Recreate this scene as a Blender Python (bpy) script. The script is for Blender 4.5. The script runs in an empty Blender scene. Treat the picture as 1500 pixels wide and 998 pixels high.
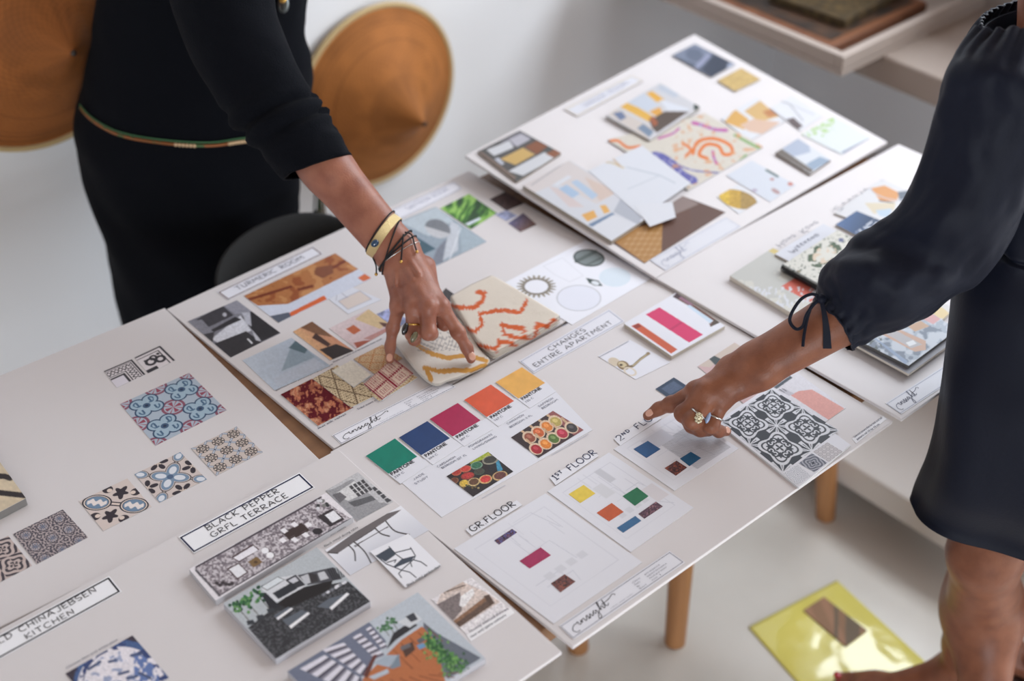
import bpy, math, random
import numpy as np
from mathutils import Vector, Matrix
from mathutils.bvhtree import BVHTree
random.seed(7); np.random.seed(7)
# ------------------------------------------------------------------ camera model
# world: X runs along the long side of the table, Y towards the wall with the hats, Z up (metres)
FOC = 2100.0; PITCH = math.radians(37.385); ROLL = math.radians(.71); TH = math.radians(41.0); HC = 1.945
def _g(x, y, z): return np.array([x*math.cos(TH)+y*math.sin(TH), -x*math.sin(TH)+y*math.cos(TH), z])
_r = _g(1, 0, 0); _u = _g(0, math.sin(PITCH), math.cos(PITCH)); FWD = _g(0, math.cos(PITCH), -math.sin(PITCH))
RT = _r*math.cos(ROLL)-_u*math.sin(ROLL); UP = _r*math.sin(ROLL)+_u*math.cos(ROLL)
CAM = np.array([0, 0, HC])
def ray(x, y):
    x = np.asarray(x, float); y = np.asarray(y, float)
    return FWD + ((x-750)/FOC)[..., None]*RT - ((y-499)/FOC)[..., None]*UP
def at(x, y, z):
    d = ray(x, y); return CAM + d*((z-HC)/d[..., 2])[..., None]
def aty(x, y, Y):
    d = ray(x, y); return CAM + d*(Y/d[..., 1])[..., None]
def atd(x, y, dep): return CAM + ray(x, y)*dep
def atp(x, y, P0, n):
    d = ray(x, y); return CAM + d*(((np.asarray(P0)-CAM)@n)/(d@n))[..., None]
def topx(P):
    P = np.asarray(P, float)-CAM; z = P@FWD
    return np.array([750+FOC*(P@RT)/z, 499-FOC*(P@UP)/z, z])
def reach(P0, x, y, L, near=True):
    d = ray(x, y); o = CAM-np.asarray(P0); a = d@d; b = 2*o@d; c = o@o-L*L; q = b*b-4*a*c
    t = -b/2/a if q < 0 else (-b-(1 if near else -1)*math.sqrt(q))/2/a
    return CAM+d*t
# ------------------------------------------------------------------ objects
COL = bpy.context.scene.collection
WLOC = {}
def _link(o, c, parent, props):
    COL.objects.link(o); o.location = c
    WLOC[o.name] = Vector(c)
    if parent is not None:
        o.parent = parent
        o.matrix_parent_inverse = Matrix.Translation(WLOC[parent.name]).inverted()
    for k, v in props.items():
        if v: o[k] = v
    return o
def obj(name, V, F, mat, parent=None, smooth=False, col=None, mats=None, fm=None, **props):
    V = np.asarray(V, float).reshape(-1, 3); c = V.mean(0) if len(V) else np.zeros(3)
    me = bpy.data.meshes.new(name)
    if isinstance(F, np.ndarray):
        n, k = F.shape
        me.vertices.add(len(V)); me.vertices.foreach_set('co', (V-c).astype(np.float32).ravel())
        me.loops.add(n*k); me.loops.foreach_set('vertex_index', F.astype(np.int32).ravel())
        me.polygons.add(n); me.polygons.foreach_set('loop_start', np.arange(0, n*k, k, dtype=np.int32))
        me.update(calc_edges=True); me.validate()
    else:
        me.from_pydata([tuple(v) for v in V-c], [], [tuple(f) for f in F]); me.update()
    for m in (mats or [mat]): me.materials.append(m)
    if fm is not None: me.polygons.foreach_set('material_index', np.asarray(fm, np.int32))
    if col is not None:
        a = me.color_attributes.new('Ink', 'FLOAT_COLOR', 'POINT')
        rgba = np.ones((len(V), 4), np.float32); rgba[:, :3] = col
        a.data.foreach_set('color', rgba.ravel())
    if smooth: me.polygons.foreach_set('use_smooth', np.ones(len(me.polygons), bool))
    o = bpy.data.objects.new(name, me)
    return _link(o, c, parent, props)
def empty(name, c, **props):
    return _link(bpy.data.objects.new(name, None), np.asarray(c, float), None, props)
def join(parts):
    Vs, Fs, n = [], [], 0
    for V, F in parts:
        Vs.append(np.asarray(V, float)); Fs += [tuple(int(i)+n for i in f) for f in F]; n += len(V)
    return np.concatenate(Vs), Fs
def bevel(o, w, seg=2):
    m = o.modifiers.new('bevel', 'BEVEL'); m.width = w; m.segments = seg; m.limit_method = 'ANGLE'; return o
def prism(top, bot):
    n = len(top); V = list(top)+list(bot)
    return V, [tuple(range(n)), tuple(range(2*n-1, n-1, -1))]+[(i, n+i, n+(i+1) % n, (i+1) % n) for i in range(n)]
def slab(q, z1, z0):
    """q: four ground-plan points (any order round) -> slab"""
    q = np.asarray(q, float)[:, :2]
    a = sum(q[i][0]*q[(i+1) % len(q)][1]-q[(i+1) % len(q)][0]*q[i][1] for i in range(len(q)))
    if a < 0: q = q[::-1]
    return prism([(x, y, z1) for x, y in q], [(x, y, z0) for x, y in q])
def box(x0, x1, y0, y1, z0, z1): return slab([(x0, y0), (x1, y0), (x1, y1), (x0, y1)], z1, z0)
def frames(P):
    P = np.asarray(P, float); T = np.gradient(P, axis=0); T /= np.linalg.norm(T, axis=1)[:, None]+1e-12
    n = np.cross(T[0], [0.13, .21, 1.0]); n /= np.linalg.norm(n); N = [n]
    for i in range(1, len(P)):
        n = N[-1]-T[i]*(N[-1]@T[i]); N.append(n/np.linalg.norm(n))
    N = np.array(N); return P, T, N, np.cross(T, N)
def tube(P, r, k=10, closed=False, cap=True):
    P, T, N, B = frames(P); n = len(P); r = np.broadcast_to(r, n)
    a = np.arange(k)*2*math.pi/k
    V = (P[:, None]+r[:, None, None]*(np.cos(a)[None, :, None]*N[:, None]+np.sin(a)[None, :, None]*B[:, None])).reshape(-1, 3)
    F = []
    for i in range(n if closed else n-1):
        j = (i+1) % n
        for s in range(k): F.append((i*k+s, i*k+(s+1) % k, j*k+(s+1) % k, j*k+s))
    if cap and not closed: F += [tuple(range(k-1, -1, -1)), tuple(range((n-1)*k, n*k))]
    return V, F
def spline(P, n=8, closed=False):
    P = np.asarray(P, float); m = len(P); out = []
    for i in range(m if closed else m-1):
        g = (lambda j: P[j % m]) if closed else (lambda j: P[min(max(j, 0), m-1)])
        p0, p1, p2, p3 = g(i-1), g(i), g(i+1), g(i+2)
        for t in np.arange(n)/n:
            out.append(.5*(2*p1+(p2-p0)*t+(2*p0-5*p1+4*p2-p3)*t*t+(3*p1-p0-3*p2+p3)*t**3))
    if not closed: out.append(P[-1])
    return np.array(out)
def lathe(prof, k=64):
    a = np.arange(k)*2*math.pi/k; V = []; F = []
    for r, z in prof: V += [(r*math.cos(t), r*math.sin(t), z) for t in a]
    for i in range(len(prof)-1):
        for s in range(k): F.append((i*k+s, i*k+(s+1) % k, (i+1)*k+(s+1) % k, (i+1)*k+s))
    return np.array(V), F
def ellipsoid(c, ax, k=20, m=12):
    """ax: 3 axis vectors"""
    ax = np.asarray(ax, float); V = [np.asarray(c)+ax[2]]; F = []
    for i in range(1, m):
        p = math.pi*i/m
        for s in range(k):
            t = 2*math.pi*s/k; V.append(np.asarray(c)+ax[0]*math.sin(p)*math.cos(t)+ax[1]*math.sin(p)*math.sin(t)+ax[2]*math.cos(p))
    V.append(np.asarray(c)-ax[2])
    for s in range(k): F.append((0, 1+s, 1+(s+1) % k))
    for i in range(m-2):
        for s in range(k): F.append((1+i*k+s, 1+(i+1)*k+s, 1+(i+1)*k+(s+1) % k, 1+i*k+(s+1) % k))
    b = 1+(m-2)*k
    for s in range(k): F.append((b+s, len(V)-1, b+(s+1) % k))
    return np.array(V), F
# ------------------------------------------------------------------ colour, noise, materials
def lin(c):
    c = np.asarray(c, float)/255.0
    return np.where(c <= .04045, c/12.92, ((c+.055)/1.055)**2.4)
def vnoise(X, Y, seed=0):
    X = np.asarray(X, float); Y = np.asarray(Y, float); xi = np.floor(X).astype(np.int64); yi = np.floor(Y).astype(np.int64)
    fx = X-xi; fy = Y-yi; fx = fx*fx*(3-2*fx); fy = fy*fy*(3-2*fy)
    def h(a, b):
        n = (a*374761393+b*668265263+seed*974634779) & 0xffffffff
        n = ((n ^ (n >> 13))*1274126177) & 0xffffffff
        return ((n ^ (n >> 16)) & 0xffff)/65535.0
    return (h(xi, yi)*(1-fx)+h(xi+1, yi)*fx)*(1-fy)+(h(xi, yi+1)*(1-fx)+h(xi+1, yi+1)*fx)*fy
def fbm(X, Y, seed=0, o=3): return sum(vnoise(X*2**i, Y*2**i, seed+i)/2**(i+1) for i in range(o))/(1-.5**o)
def mat(name, c, rough=.5, metal=0, spec=.5, bump=None, vary=None, sheen=0, coat=0, sub=0, attr=False):
    m = bpy.data.materials.new(name); m.use_nodes = True; nt = m.node_tree; b = nt.nodes['Principled BSDF']
    rgb = tuple(lin(c)); b.inputs['Base Color'].default_value = (*rgb, 1)
    b.inputs['Roughness'].default_value = rough; b.inputs['Metallic'].default_value = metal
    b.inputs['Specular IOR Level'].default_value = spec
    b.inputs['Sheen Weight'].default_value = sheen; b.inputs['Coat Weight'].default_value = coat
    if sub:
        b.inputs['Subsurface Weight'].default_value = sub; b.inputs['Subsurface Radius'].default_value = (.01, .004, .002); b.inputs['Subsurface Scale'].default_value = .4
    tc = nt.nodes.new('ShaderNodeTexCoord')
    if attr:
        a = nt.nodes.new('ShaderNodeVertexColor'); a.layer_name = 'Ink'; nt.links.new(a.outputs['Color'], b.inputs['Base Color'])
    if vary:
        sc, c2, lo, hi = vary
        n = nt.nodes.new('ShaderNodeTexNoise'); n.inputs['Scale'].default_value = sc; n.inputs['Detail'].default_value = 5
        r = nt.nodes.new('ShaderNodeValToRGB'); r.color_ramp.elements[0].position = lo; r.color_ramp.elements[1].position = hi
        r.color_ramp.elements[0].color = (*rgb, 1); r.color_ramp.elements[1].color = (*tuple(lin(c2)), 1)
        nt.links.new(tc.outputs['Object'], n.inputs['Vector']); nt.links.new(n.outputs['Fac'], r.inputs['Fac']); nt.links.new(r.outputs['Color'], b.inputs['Base Color'])
    if bump:
        sc, st, kind = bump
        if kind == 'wave':
            n = nt.nodes.new('ShaderNodeTexWave'); n.inputs['Scale'].default_value = sc; n.inputs['Distortion'].default_value = 1.5; n.inputs['Detail'].default_value = 2; o_ = n.outputs['Fac']
        else:
            n = nt.nodes.new('ShaderNodeTexNoise'); n.inputs['Scale'].default_value = sc; n.inputs['Detail'].default_value = 4; o_ = n.outputs['Fac']
        bp = nt.nodes.new('ShaderNodeBump'); bp.inputs['Strength'].default_value = st; bp.inputs['Distance'].default_value = .002
        nt.links.new(tc.outputs['Object'], n.inputs['Vector']); nt.links.new(o_, bp.inputs['Height']); nt.links.new(bp.outputs['Normal'], b.inputs['Normal'])
    return m
def wood(name, c1, c2, scale=6, rough=.5, axis=0):
    m = mat(name, c1, rough); nt = m.node_tree; b = nt.nodes['Principled BSDF']
    tc = nt.nodes.new('ShaderNodeTexCoord'); mp = nt.nodes.new('ShaderNodeMapping')
    s = [scale*8]*3; s[axis] = scale*.6; mp.inputs['Scale'].default_value = s
    n = nt.nodes.new('ShaderNodeTexNoise'); n.inputs['Scale'].default_value = 1; n.inputs['Detail'].default_value = 6; n.inputs['Distortion'].default_value = .6
    r = nt.nodes.new('ShaderNodeValToRGB'); r.color_ramp.elements[0].position = .3; r.color_ramp.elements[1].position = .7
    r.color_ramp.elements[0].color = (*tuple(lin(c1)), 1); r.color_ramp.elements[1].color = (*tuple(lin(c2)), 1)
    nt.links.new(tc.outputs['Object'], mp.inputs['Vector']); nt.links.new(mp.outputs['Vector'], n.inputs['Vector'])
    nt.links.new(n.outputs['Fac'], r.inputs['Fac']); nt.links.new(r.outputs['Color'], b.inputs['Base Color'])
    return m
M = {}
M['print'] = mat('printed_paper', (230, 230, 230), .45, attr=True, spec=.3)
M['cloth_print'] = mat('woven_print', (230, 230, 230), .9, attr=True, spec=.1, bump=(900, .35, 'noise'))
M['board'] = mat('foam_board', (214, 210, 212), .6, spec=.25)
M['paper'] = mat('white_paper', (234, 235, 243), .6, spec=.25)
M['ink'] = mat('black_ink', (38, 38, 48), .7, spec=.2)
M['ink_grey'] = mat('grey_ink', (120, 122, 138), .7, spec=.2)
M['ink_navy'] = mat('navy_ink', (38, 44, 78), .7, spec=.2)
M['ink_brown'] = mat('brown_ink', (96, 58, 48), .7, spec=.2)
M['ink_gold'] = mat('gold_ink', (205, 180, 120), .7, spec=.2)
M['ink_pale'] = mat('pale_ink', (165, 170, 190), .7, spec=.2)
# ------------------------------------------------------------------ printed sheets (colour per mesh point)
def homog(src, dst):
    A = []; b = []
    for (x, y), (u, v) in zip(src, dst):
        A.append([x, y, 1, 0, 0, 0, -u*x, -u*y]); b.append(u)
        A.append([0, 0, 0, x, y, 1, -v*x, -v*y]); b.append(v)
    h = np.linalg.solve(np.array(A, float), np.array(b, float)); return np.append(h, 1).reshape(3, 3)
class Pic:
    """a raster picture for a flat sheet; shapes are given in the pixel frame of the survey photograph"""
    def __init__(s, q, bg=(235, 236, 243), n=1.25, cap=230):
        s.q = np.asarray(q, float)
        w = max(np.linalg.norm(s.q[1]-s.q[0]), np.linalg.norm(s.q[2]-s.q[3])); h = max(np.linalg.norm(s.q[3]-s.q[0]), np.linalg.norm(s.q[2]-s.q[1]))
        s.w = int(min(cap, max(10, w*n))); s.h = int(min(cap, max(10, h*n)))
        s.H = homog([(0, 0), (1, 0), (1, 1), (0, 1)], s.q)
        W, Hh = s.w*2, s.h*2
        s.S, s.T = np.meshgrid((np.arange(W)+.5)/W, (np.arange(Hh)+.5)/Hh)
        s.X, s.Y = s.fw(s.S, s.T)
        s.c = np.empty((Hh, W, 3)); s.c[:] = bg
    def fw(s, u, v):
        d = s.H[2, 0]*u+s.H[2, 1]*v+1
        return (s.H[0, 0]*u+s.H[0, 1]*v+s.H[0, 2])/d, (s.H[1, 0]*u+s.H[1, 1]*v+s.H[1, 2])/d
    def put(s, m, c, a=1.0):
        s.c[m] = s.c[m]*(1-a)+np.asarray(c, float)*a; return s
    def polym(s, P, X, Y):
        m = np.zeros(X.shape, bool); n = len(P)
        for i in range(n):
            x0, y0 = P[i]; x1, y1 = P[(i+1) % n]
            if y0 == y1: continue
            k = ((Y < y0) != (Y < y1)) & (X < x0+(Y-y0)*(x1-x0)/(y1-y0)); m ^= k
        return m
    def poly(s, P, c, a=1.0): return s.put(s.polym(P, s.X, s.Y), c, a)
    def st(s, P, c, a=1.0): return s.put(s.polym(P, s.S, s.T), c, a)
    def rect(s, u0, v0, u1, v1, c, a=1.0): return s.put((s.S >= u0) & (s.S < u1) & (s.T >= v0) & (s.T < v1), c, a)
    def ellm(s, x, y, rx, ry, rot=0):
        r = math.radians(rot); dx = s.X-x; dy = s.Y-y
        return ((dx*math.cos(r)+dy*math.sin(r))/rx)**2+((-dx*math.sin(r)+dy*math.cos(r))/ry)**2
    def ell(s, x, y, rx, ry, c, rot=0, a=1.0): return s.put(s.ellm(x, y, rx, ry, rot) < 1, c, a)
    def ring(s, x, y, rx, ry, c, t=.15, rot=0): 
        e = np.sqrt(s.ellm(x, y, rx, ry, rot)); return s.put((e < 1) & (e > 1-t), c)
    def line(s, P, w, c, a=1.0):
        m = np.zeros(s.X.shape, bool)
        for (x0, y0), (x1, y1) in zip(P[:-1], P[1:]):
            dx, dy = x1-x0, y1-y0; t = np.clip(((s.X-x0)*dx+(s.Y-y0)*dy)/(dx*dx+dy*dy+1e-9), 0, 1)
            m |= (s.X-x0-t*dx)**2+(s.Y-y0-t*dy)**2 < (w/2)**2
        return s.put(m, c, a)
    def grain(s, amt, sc=.5, seed=1, m=None):
        f = 1+amt*(fbm(s.X*sc, s.Y*sc, seed)-.5)*2
        if m is None: s.c *= f[..., None]
        else: s.c[m] *= f[m][:, None]
        return s
    def grad(s, c0, c1, u=0, v=1, m=None):
        t = np.clip(s.S*u+s.T*v, 0, 1)[..., None]; g = np.asarray(c0, float)*(1-t)+np.asarray(c1, float)*t
        if m is None: s.c[:] = g
        else: s.c[m] = g[m]
        return s
    def func(s, f): s.c[:] = f(s.S, s.T); return s
    def blur(s, k):
        for _ in range(k):
            p = np.pad(s.c, ((1, 1), (1, 1), (0, 0)), 'edge'); s.c = (p[:-2, 1:-1]+p[2:, 1:-1]+p[1:-1, :-2]+p[1:-1, 2:]+s.c*2)/6
        return s
    def colors(s, gain):
        c = lin(np.clip(s.c, 0, 255)); c = c.reshape(s.h, 2, s.w, 2, 3).mean((1, 3)); return np.clip(c*gain, 0, .92)
class Board:
    """where sheets lie: a plane (point, normal) and how far the light reaching it lifts the ink colours read off the photograph"""
    def __init__(s, z=None, pts=None, gain=1.0):
        s.gain = gain
        if pts is not None:
            a, b, c = [np.asarray(p, float) for p in pts]; n = np.cross(b-a, c-a); s.n = n/np.linalg.norm(n)*(1 if n[2] > 0 else -1); s.P = a
        else: s.n = np.array([0, 0, 1.0]); s.P = np.array([0, 0, z])
    def p(s, x, y, dz=0): return atp(np.asarray(x, float), np.asarray(y, float), s.P+s.n*dz, s.n)
PRINT_TH = .0005
def sheet(name, pic, bd, parent, dz=PRINT_TH, th=None, m='print', edge=(225, 225, 228), lift=None, **props):
    """a thin sheet or mounted picture whose top sits dz above the board; th = its thickness"""
    th = dz if th is None else th; h, w = pic.h, pic.w
    U, V = np.meshgrid(np.linspace(0, 1, w), np.linspace(0, 1, h)); X, Y = pic.fw(U, V)
    P = bd.p(X, Y, dz)
    if lift is not None: P = P+bd.n*lift(U, V)[..., None]
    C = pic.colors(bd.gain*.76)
    idx = np.arange(h*w).reshape(h, w); F = np.stack([idx[:-1, :-1], idx[1:, :-1], idx[1:, 1:], idx[:-1, 1:]], -1).reshape(-1, 4)
    loop = np.concatenate([idx[0, :-1], idx[:-1, -1], idx[-1, :0:-1], idx[:0:-1, 0]])
    Pf = P.reshape(-1, 3); L = len(loop); base = h*w
    t0 = Pf[loop]-bd.n*2e-5; t1 = Pf[loop]-bd.n*max(th-2e-5, 1e-5)
    V2 = np.concatenate([Pf, t0, t1]); e = np.tile(lin(edge)*.8, (2*L, 1))
    C2 = np.concatenate([C.reshape(-1, 3), e]); k = np.arange(L); k2 = (k+1) % L
    F2 = np.stack([base+k, base+k2, base+L+k2, base+L+k], -1)
    F = np.concatenate([F, F2])
    return obj(name, V2, F, M[m], parent, col=C2, **props)
# ------------------------------------------------------------------ lettering
G = {}
def _arc(cx, cy, rx, ry, a0, a1, n=12): return [(cx+rx*math.cos(math.radians(a0+(a1-a0)*i/n)), cy+ry*math.sin(math.radians(a0+(a1-a0)*i/n))) for i in range(n+1)]
G.update({
 'A': (.72, [[(0, 0), (.38, 1), (.72, 0)], [(.1, .36), (.66, .36)]]),
 'B': (.6, [[(.05, 0), (.08, 1)], [(0, 1)]+_arc(.2, .76, .34, .24, 90, -90)+[(.1, .52)]+_arc(.22, .26, .38, .26, 90, -90)+[(0, 0)]]),
 'C': (.66, [_arc(.38, .5, .36, .5, 50, 310)]), 'D': (.66, [[(.08, 0), (.1, 1)], [(0, 1)]+_arc(.15, .5, .5, .5, 90, -90)+[(0, 0)]]),
 'E': (.5, [[(.5, 1), (.05, .95), (.05, .02), (.5, 0)], [(.05, .5), (.42, .53)]]), 'F': (.5, [[(.55, 1), (.08, .95), (.05, 0)], [(.05, .52), (.42, .55)]]),
 'G': (.7, [_arc(.38, .5, .36, .5, 50, 330)+[(.7, .45), (.4, .42)]]), 'H': (.66, [[(.04, 0), (.06, 1)], [(.6, 0), (.62, 1)], [(.04, .5), (.62, .53)]]),
 'I': (.12, [[(.06, 0), (.06, 1)]]), 'J': (.5, [[(.45, 1), (.44, .25)]+_arc(.24, .22, .2, .22, 0, -150)]),
 'K': (.6, [[(.05, 0), (.06, 1)], [(.58, 1), (.06, .42), (.6, 0)]]), 'L': (.5, [[(.05, 1), (.05, .03), (.52, 0)]]),
 'M': (.85, [[(0, 0), (.12, 1), (.42, .3), (.72, 1), (.85, 0)]]), 'N': (.66, [[(.04, 0), (.06, 1), (.6, 0), (.62, 1)]]),
 'O': (.78, [_arc(.39, .5, .38, .5, 90, 450, 20)]), 'P': (.58, [[(.06, 0), (.08, 1)], [(0, .98)]+_arc(.2, .73, .36, .26, 90, -90)+[(.07, .46)]]),
 'R': (.62, [[(.06, 0), (.08, 1)], [(0, .98)]+_arc(.2, .74, .36, .25, 90, -90)+[(.1, .47), (.62, 0)]]),
 'S': (.52, [_arc(.26, .75, .24, .25, 40, 270)+_arc(.26, .25, .25, .25, 90, -150)[1:]]), 'T': (.66, [[(0, .98), (.66, 1)], [(.33, 1), (.33, 0)]]),
 'U': (.64, [[(.03, 1), (.04, .35)]+_arc(.32, .32, .28, .32, 180, 360)+[(.62, 1)]]), 'V': (.66, [[(0, 1), (.33, 0), (.66, 1)]]), 'W': (.9, [[(0, 1), (.22, 0), (.45, .7), (.68, 0), (.9, 1)]]),
 'Y': (.6, [[(0, 1), (.3, .5), (.6, 1)], [(.3, .5), (.26, 0)]]), '1': (.3, [[(.02, .75), (.2, 1), (.2, 0)], [(.0, 0), (.4, 0)]]),
 '2': (.56, [_arc(.27, .72, .26, .28, 160, -30)+[(.0, 0), (.56, .02)]]), '3': (.5, [_arc(.22, .76, .24, .24, 140, -90)+_arc(.22, .26, .27, .26, 90, -140)[1:]]),
 '.': (.1, [[(.03, 0), (.08, .06)]]), '/': (.4, [[(0, 0), (.4, 1)]]), ' ': (.38, []), ':': (.1, [[(.04, .1), (.08, .16)], [(.04, .6), (.08, .66)]])})
for ch, (w_, st_) in list(G.items()):
    if ch.isalpha(): G[ch.lower()] = (w_*.55, [[(x*.55, y*.52+.46) for x, y in p] for p in st_])   # small raised letters
# the studio's cursive mark, one long pen line plus the ascender strokes
CURSIVE = [[(.10, .62), (.04, .52), (.0, .36), (.01, .2), (.05, .1), (.09, .13)], [(.1, .62), (.14, .60), (.17, .66), (.165, .5), (.17, .42), (.2, .44), (.235, .62), (.23, .43), (.25, .56), (.285, .63), (.3, .58), (.295, .43), (.32, .42),
   (.36, .62), (.385, .66), (.375, .54), (.4, .45), (.39, .39), (.355, .42), (.4, .46), (.44, .64), (.44, .48), (.46, .42), (.49, .55), (.54, .66), (.51, .62), (.5, .5), (.53, .44), (.565, .62), (.57, .3), (.55, .06), (.51, .0), (.5, .1), (.55, .32), (.62, .5),
   (.685, .85), (.70, 1.0), (.68, .98), (.65, .7), (.64, .42), (.66, .55), (.69, .63), (.705, .58), (.70, .45), (.72, .42), (.755, .6), (.79, .95), (.765, .6), (.765, .45), (.79, .43), (.83, .52)], [(.72, .68), (.8, .7), (.9, .74), (1.0, .86), (1.04, .78), (1.02, .72)]]
def strokes_mesh(polys, w):
    V = []; F = []
    for P in polys:
        P = np.asarray(P, float)
        if len(P) < 2: continue
        T = np.gradient(P, axis=0); T /= np.linalg.norm(T, axis=1)[:, None]+1e-12
        Nn = np.stack([-T[:, 1], T[:, 0]], 1); n = len(V)
        for p, q in zip(P, Nn): V += [p+q*w/2, p-q*w/2]
        F += [(n+2*i, n+2*i+1, n+2*i+3, n+2*i+2) for i in range(len(P)-1)]
    return np.array(V), F
def line_strokes(text, gap=.2):
    x = 0; out = []
    for ch in text:
        w, st = G.get(ch, G[' '])
        for p in st:
            p = np.asarray(p, float)
            if len(p) <= 5 and len(p) > 1: p = np.concatenate([np.linspace(p[i], p[i+1], 4)[:-1] for i in range(len(p)-1)]+[p[-1:]])
            out.append(p+[x, 0])
        x += w+gap
    return out, x-gap
FONTC = {}
def font_mesh(text, bold=0.0, shear=0.0):
    k = (text, bold, shear)
    if k not in FONTC:
        cu = bpy.data.curves.new('lettering', 'FONT'); cu.body = text; cu.resolution_u = 3; cu.offset = bold; cu.shear = shear
        o = bpy.data.objects.new('lettering', cu); COL.objects.link(o); dg = bpy.context.evaluated_depsgraph_get(); me = o.evaluated_get(dg).to_mesh()
        V = np.array([v.co[:2] for v in me.vertices]); F = [tuple(p.vertices) for p in me.polygons]
        o.evaluated_get(dg).to_mesh_clear(); bpy.data.objects.remove(o); bpy.data.curves.remove(cu)
        FONTC[k] = (V, F)
    return FONTC[k]
def layout(V, bd, p0, p1, hgt, dz, span):
    """put 2-D lettering (x 0..span, y 0..1) on the sheet: baseline from pixel p0 to p1, cap height hgt in metres"""
    A = bd.p(*p0, dz); B = bd.p(*p1, dz); e = (B-A)/span; d = (B-A)/np.linalg.norm(B-A); up = np.cross(bd.n, d)
    return A+V[:, :1]*e+V[:, 1:2]*up*hgt
def words_on(parent, bd, rows, dz, m='ink', w=.0011, name='lettering', hand=True, bold=0., shear=0., **props):
    """rows: (text, p0, p1, cap height m)"""
    parts = []
    for text, p0, p1, hgt in rows:
        if hand:
            if text == '@mark': pl, span = [spline(p, 5) for p in CURSIVE], 1.04
            else: pl, span = line_strokes(text)
            L = np.linalg.norm(bd.p(*p1)-bd.p(*p0)); sx = L/span
            pl = [np.asarray(p)*[sx, hgt] for p in pl]
            V, F = strokes_mesh(pl, w); V = V/[sx, hgt]
        else:
            V, F = font_mesh(text, bold, shear); span = V[:, 0].max()
            V = V/[1, .72]
        parts.append((layout(V, bd, p0, p1, hgt, dz, span), F))
    V, F = join(parts)
    return obj(name, V, F, M[m], parent, **props)
def rules_on(parent, bd, segs, dz, w=.0008, m='ink_grey', name='ruled_line'):
    parts = []
    for p0, p1 in segs:
        A = bd.p(*p0, dz); B = bd.p(*p1, dz); d = (B-A)/np.linalg.norm(B-A); n = np.cross(bd.n, d)*w/2
        parts.append(([A-n-d*w/2, B-n+d*w/2, B+n+d*w/2, A+n-d*w/2], [(0, 1, 2, 3)]))
    V, F = join(parts); return obj(name, V, F, M[m], parent)
def lerp(a, b, t): return (a[0]+(b[0]-a[0])*t, a[1]+(b[1]-a[1])*t)
def inq(q, u, v): return lerp(lerp(q[0], q[1], u), lerp(q[3], q[2], u), v)
def frame_on(parent, bd, q, dz, w, m, inset=.02, sides=(1, 1, 1, 1), name='border'):
    iu = inset; L = [(inq(q, iu, 0.08), inq(q, 1-iu, .08)), (inq(q, 1-iu, .08), inq(q, 1-iu, .92)), (inq(q, 1-iu, .92), inq(q, iu, .92)), (inq(q, iu, .92), inq(q, iu, .08))]
    return rules_on(parent, bd, [l for l, k in zip(L, sides) if k], dz, w, m, name)
def logo_label(parent, bd, q, ink='ink', dz=.0006, label='narrow white studio label with a cursive word and contact lines', mw=.0008, small=True):
    o = sheet('logo_label', Pic(q, (236, 237, 246), .6), bd, parent, dz, label=label)
    frame_on(o, bd, q, dz+.0002, .0007, 'ink_grey' if ink == 'ink' else 'ink_pale', .008)
    h = np.linalg.norm(bd.p(*q[3])-bd.p(*q[0]))
    words_on(o, bd, [('@mark', inq(q, .05, .90), inq(q, .47, .90), h*.82)], dz+.0003, ink, mw, name='cursive_word')
    if small:
        rows = [('interior design studio', inq(q, .36, .80), inq(q, .56, .80), h*.05)]
        for i, (a, b) in enumerate((('Client', 'project'), ('Date', 'apartment'), ('By', 'interior'), ('Board', 'no 1'))):
            v = .34+i*.16; rows += [(a, inq(q, .62+.0*i, v), inq(q, .62+.012*len(a), v), h*.085), (b, inq(q, .73, v), inq(q, .73+.02*len(b), v), h*.085)]
        words_on(o, bd, rows, dz+.0003, 'ink_grey' if ink == 'ink' else 'ink_pale', hand=False, name='small_print')
    return o
def title_label(parent, bd, q, rows, frame='ink_navy', ink='ink', dz=.0008, w=.0010, fw=.0020, label=None, inset=.012, cap=.25):
    """rows: (text, u0, u1, v) - baseline from u0 to u1 across the label, v down it; cap = capital height as a share of the label"""
    o = sheet('title_label', Pic(q, (233, 234, 244), .6), bd, parent, dz, label=label)
    if frame: frame_on(o, bd, q, dz+.0002, fw, frame, inset)
    h = np.linalg.norm(bd.p(*q[3])-bd.p(*q[0]))
    words_on(o, bd, [(t, inq(q, u0, v), inq(q, u1, v), cap*h) for t, u0, u1, v in rows], dz+.0004, ink, w)
    return o
def caption(parent, bd, rows, dz=.0004, m='ink_navy', name='caption', paper=None):
    if paper:
        o = sheet('caption_strip', Pic(paper, (236, 236, 242), .4), bd, parent, dz); parent = o; dz += .0003
    for r in rows: o = words_on(parent, bd, [r], dz, m, hand=False, name=name, shear=.15)
    return o
# ------------------------------------------------------------------ the six presentation boards
TOP = .7455; OVER = .7512
W3 = lambda p: tuple(np.asarray(p, float))
def board(name, corners, bd, **props):
    V, F = prism([c for c in corners][::-1], [c-bd.n*.005 for c in corners][::-1])
    return bevel(obj(name, V, F, M['board'], category='board', group='presentation boards spread over the table', **props), .0006, 1)
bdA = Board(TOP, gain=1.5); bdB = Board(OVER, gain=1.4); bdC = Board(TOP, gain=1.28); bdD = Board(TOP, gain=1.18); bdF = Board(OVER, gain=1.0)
eTL, eTR, eBR, eBL = at(681, 228, .780), at(1017, 50, .780), at(1300, 208, .7535), at(960, 407, .7535)
bdE = Board(pts=(eBL, eBR, eTL), gain=1.0)
a_tr = bdA.p(241, 451); a_br = bdA.p(476, 681); dv = (a_br-a_tr); du = np.array([dv[1], -dv[0], 0]); du = du/np.linalg.norm(du)*.565
A = board('presentation_board', [a_tr+du, a_tr, a_br, a_br+du], bdA, label='white board of patterned floor tile prints at the left end of the table')
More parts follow.
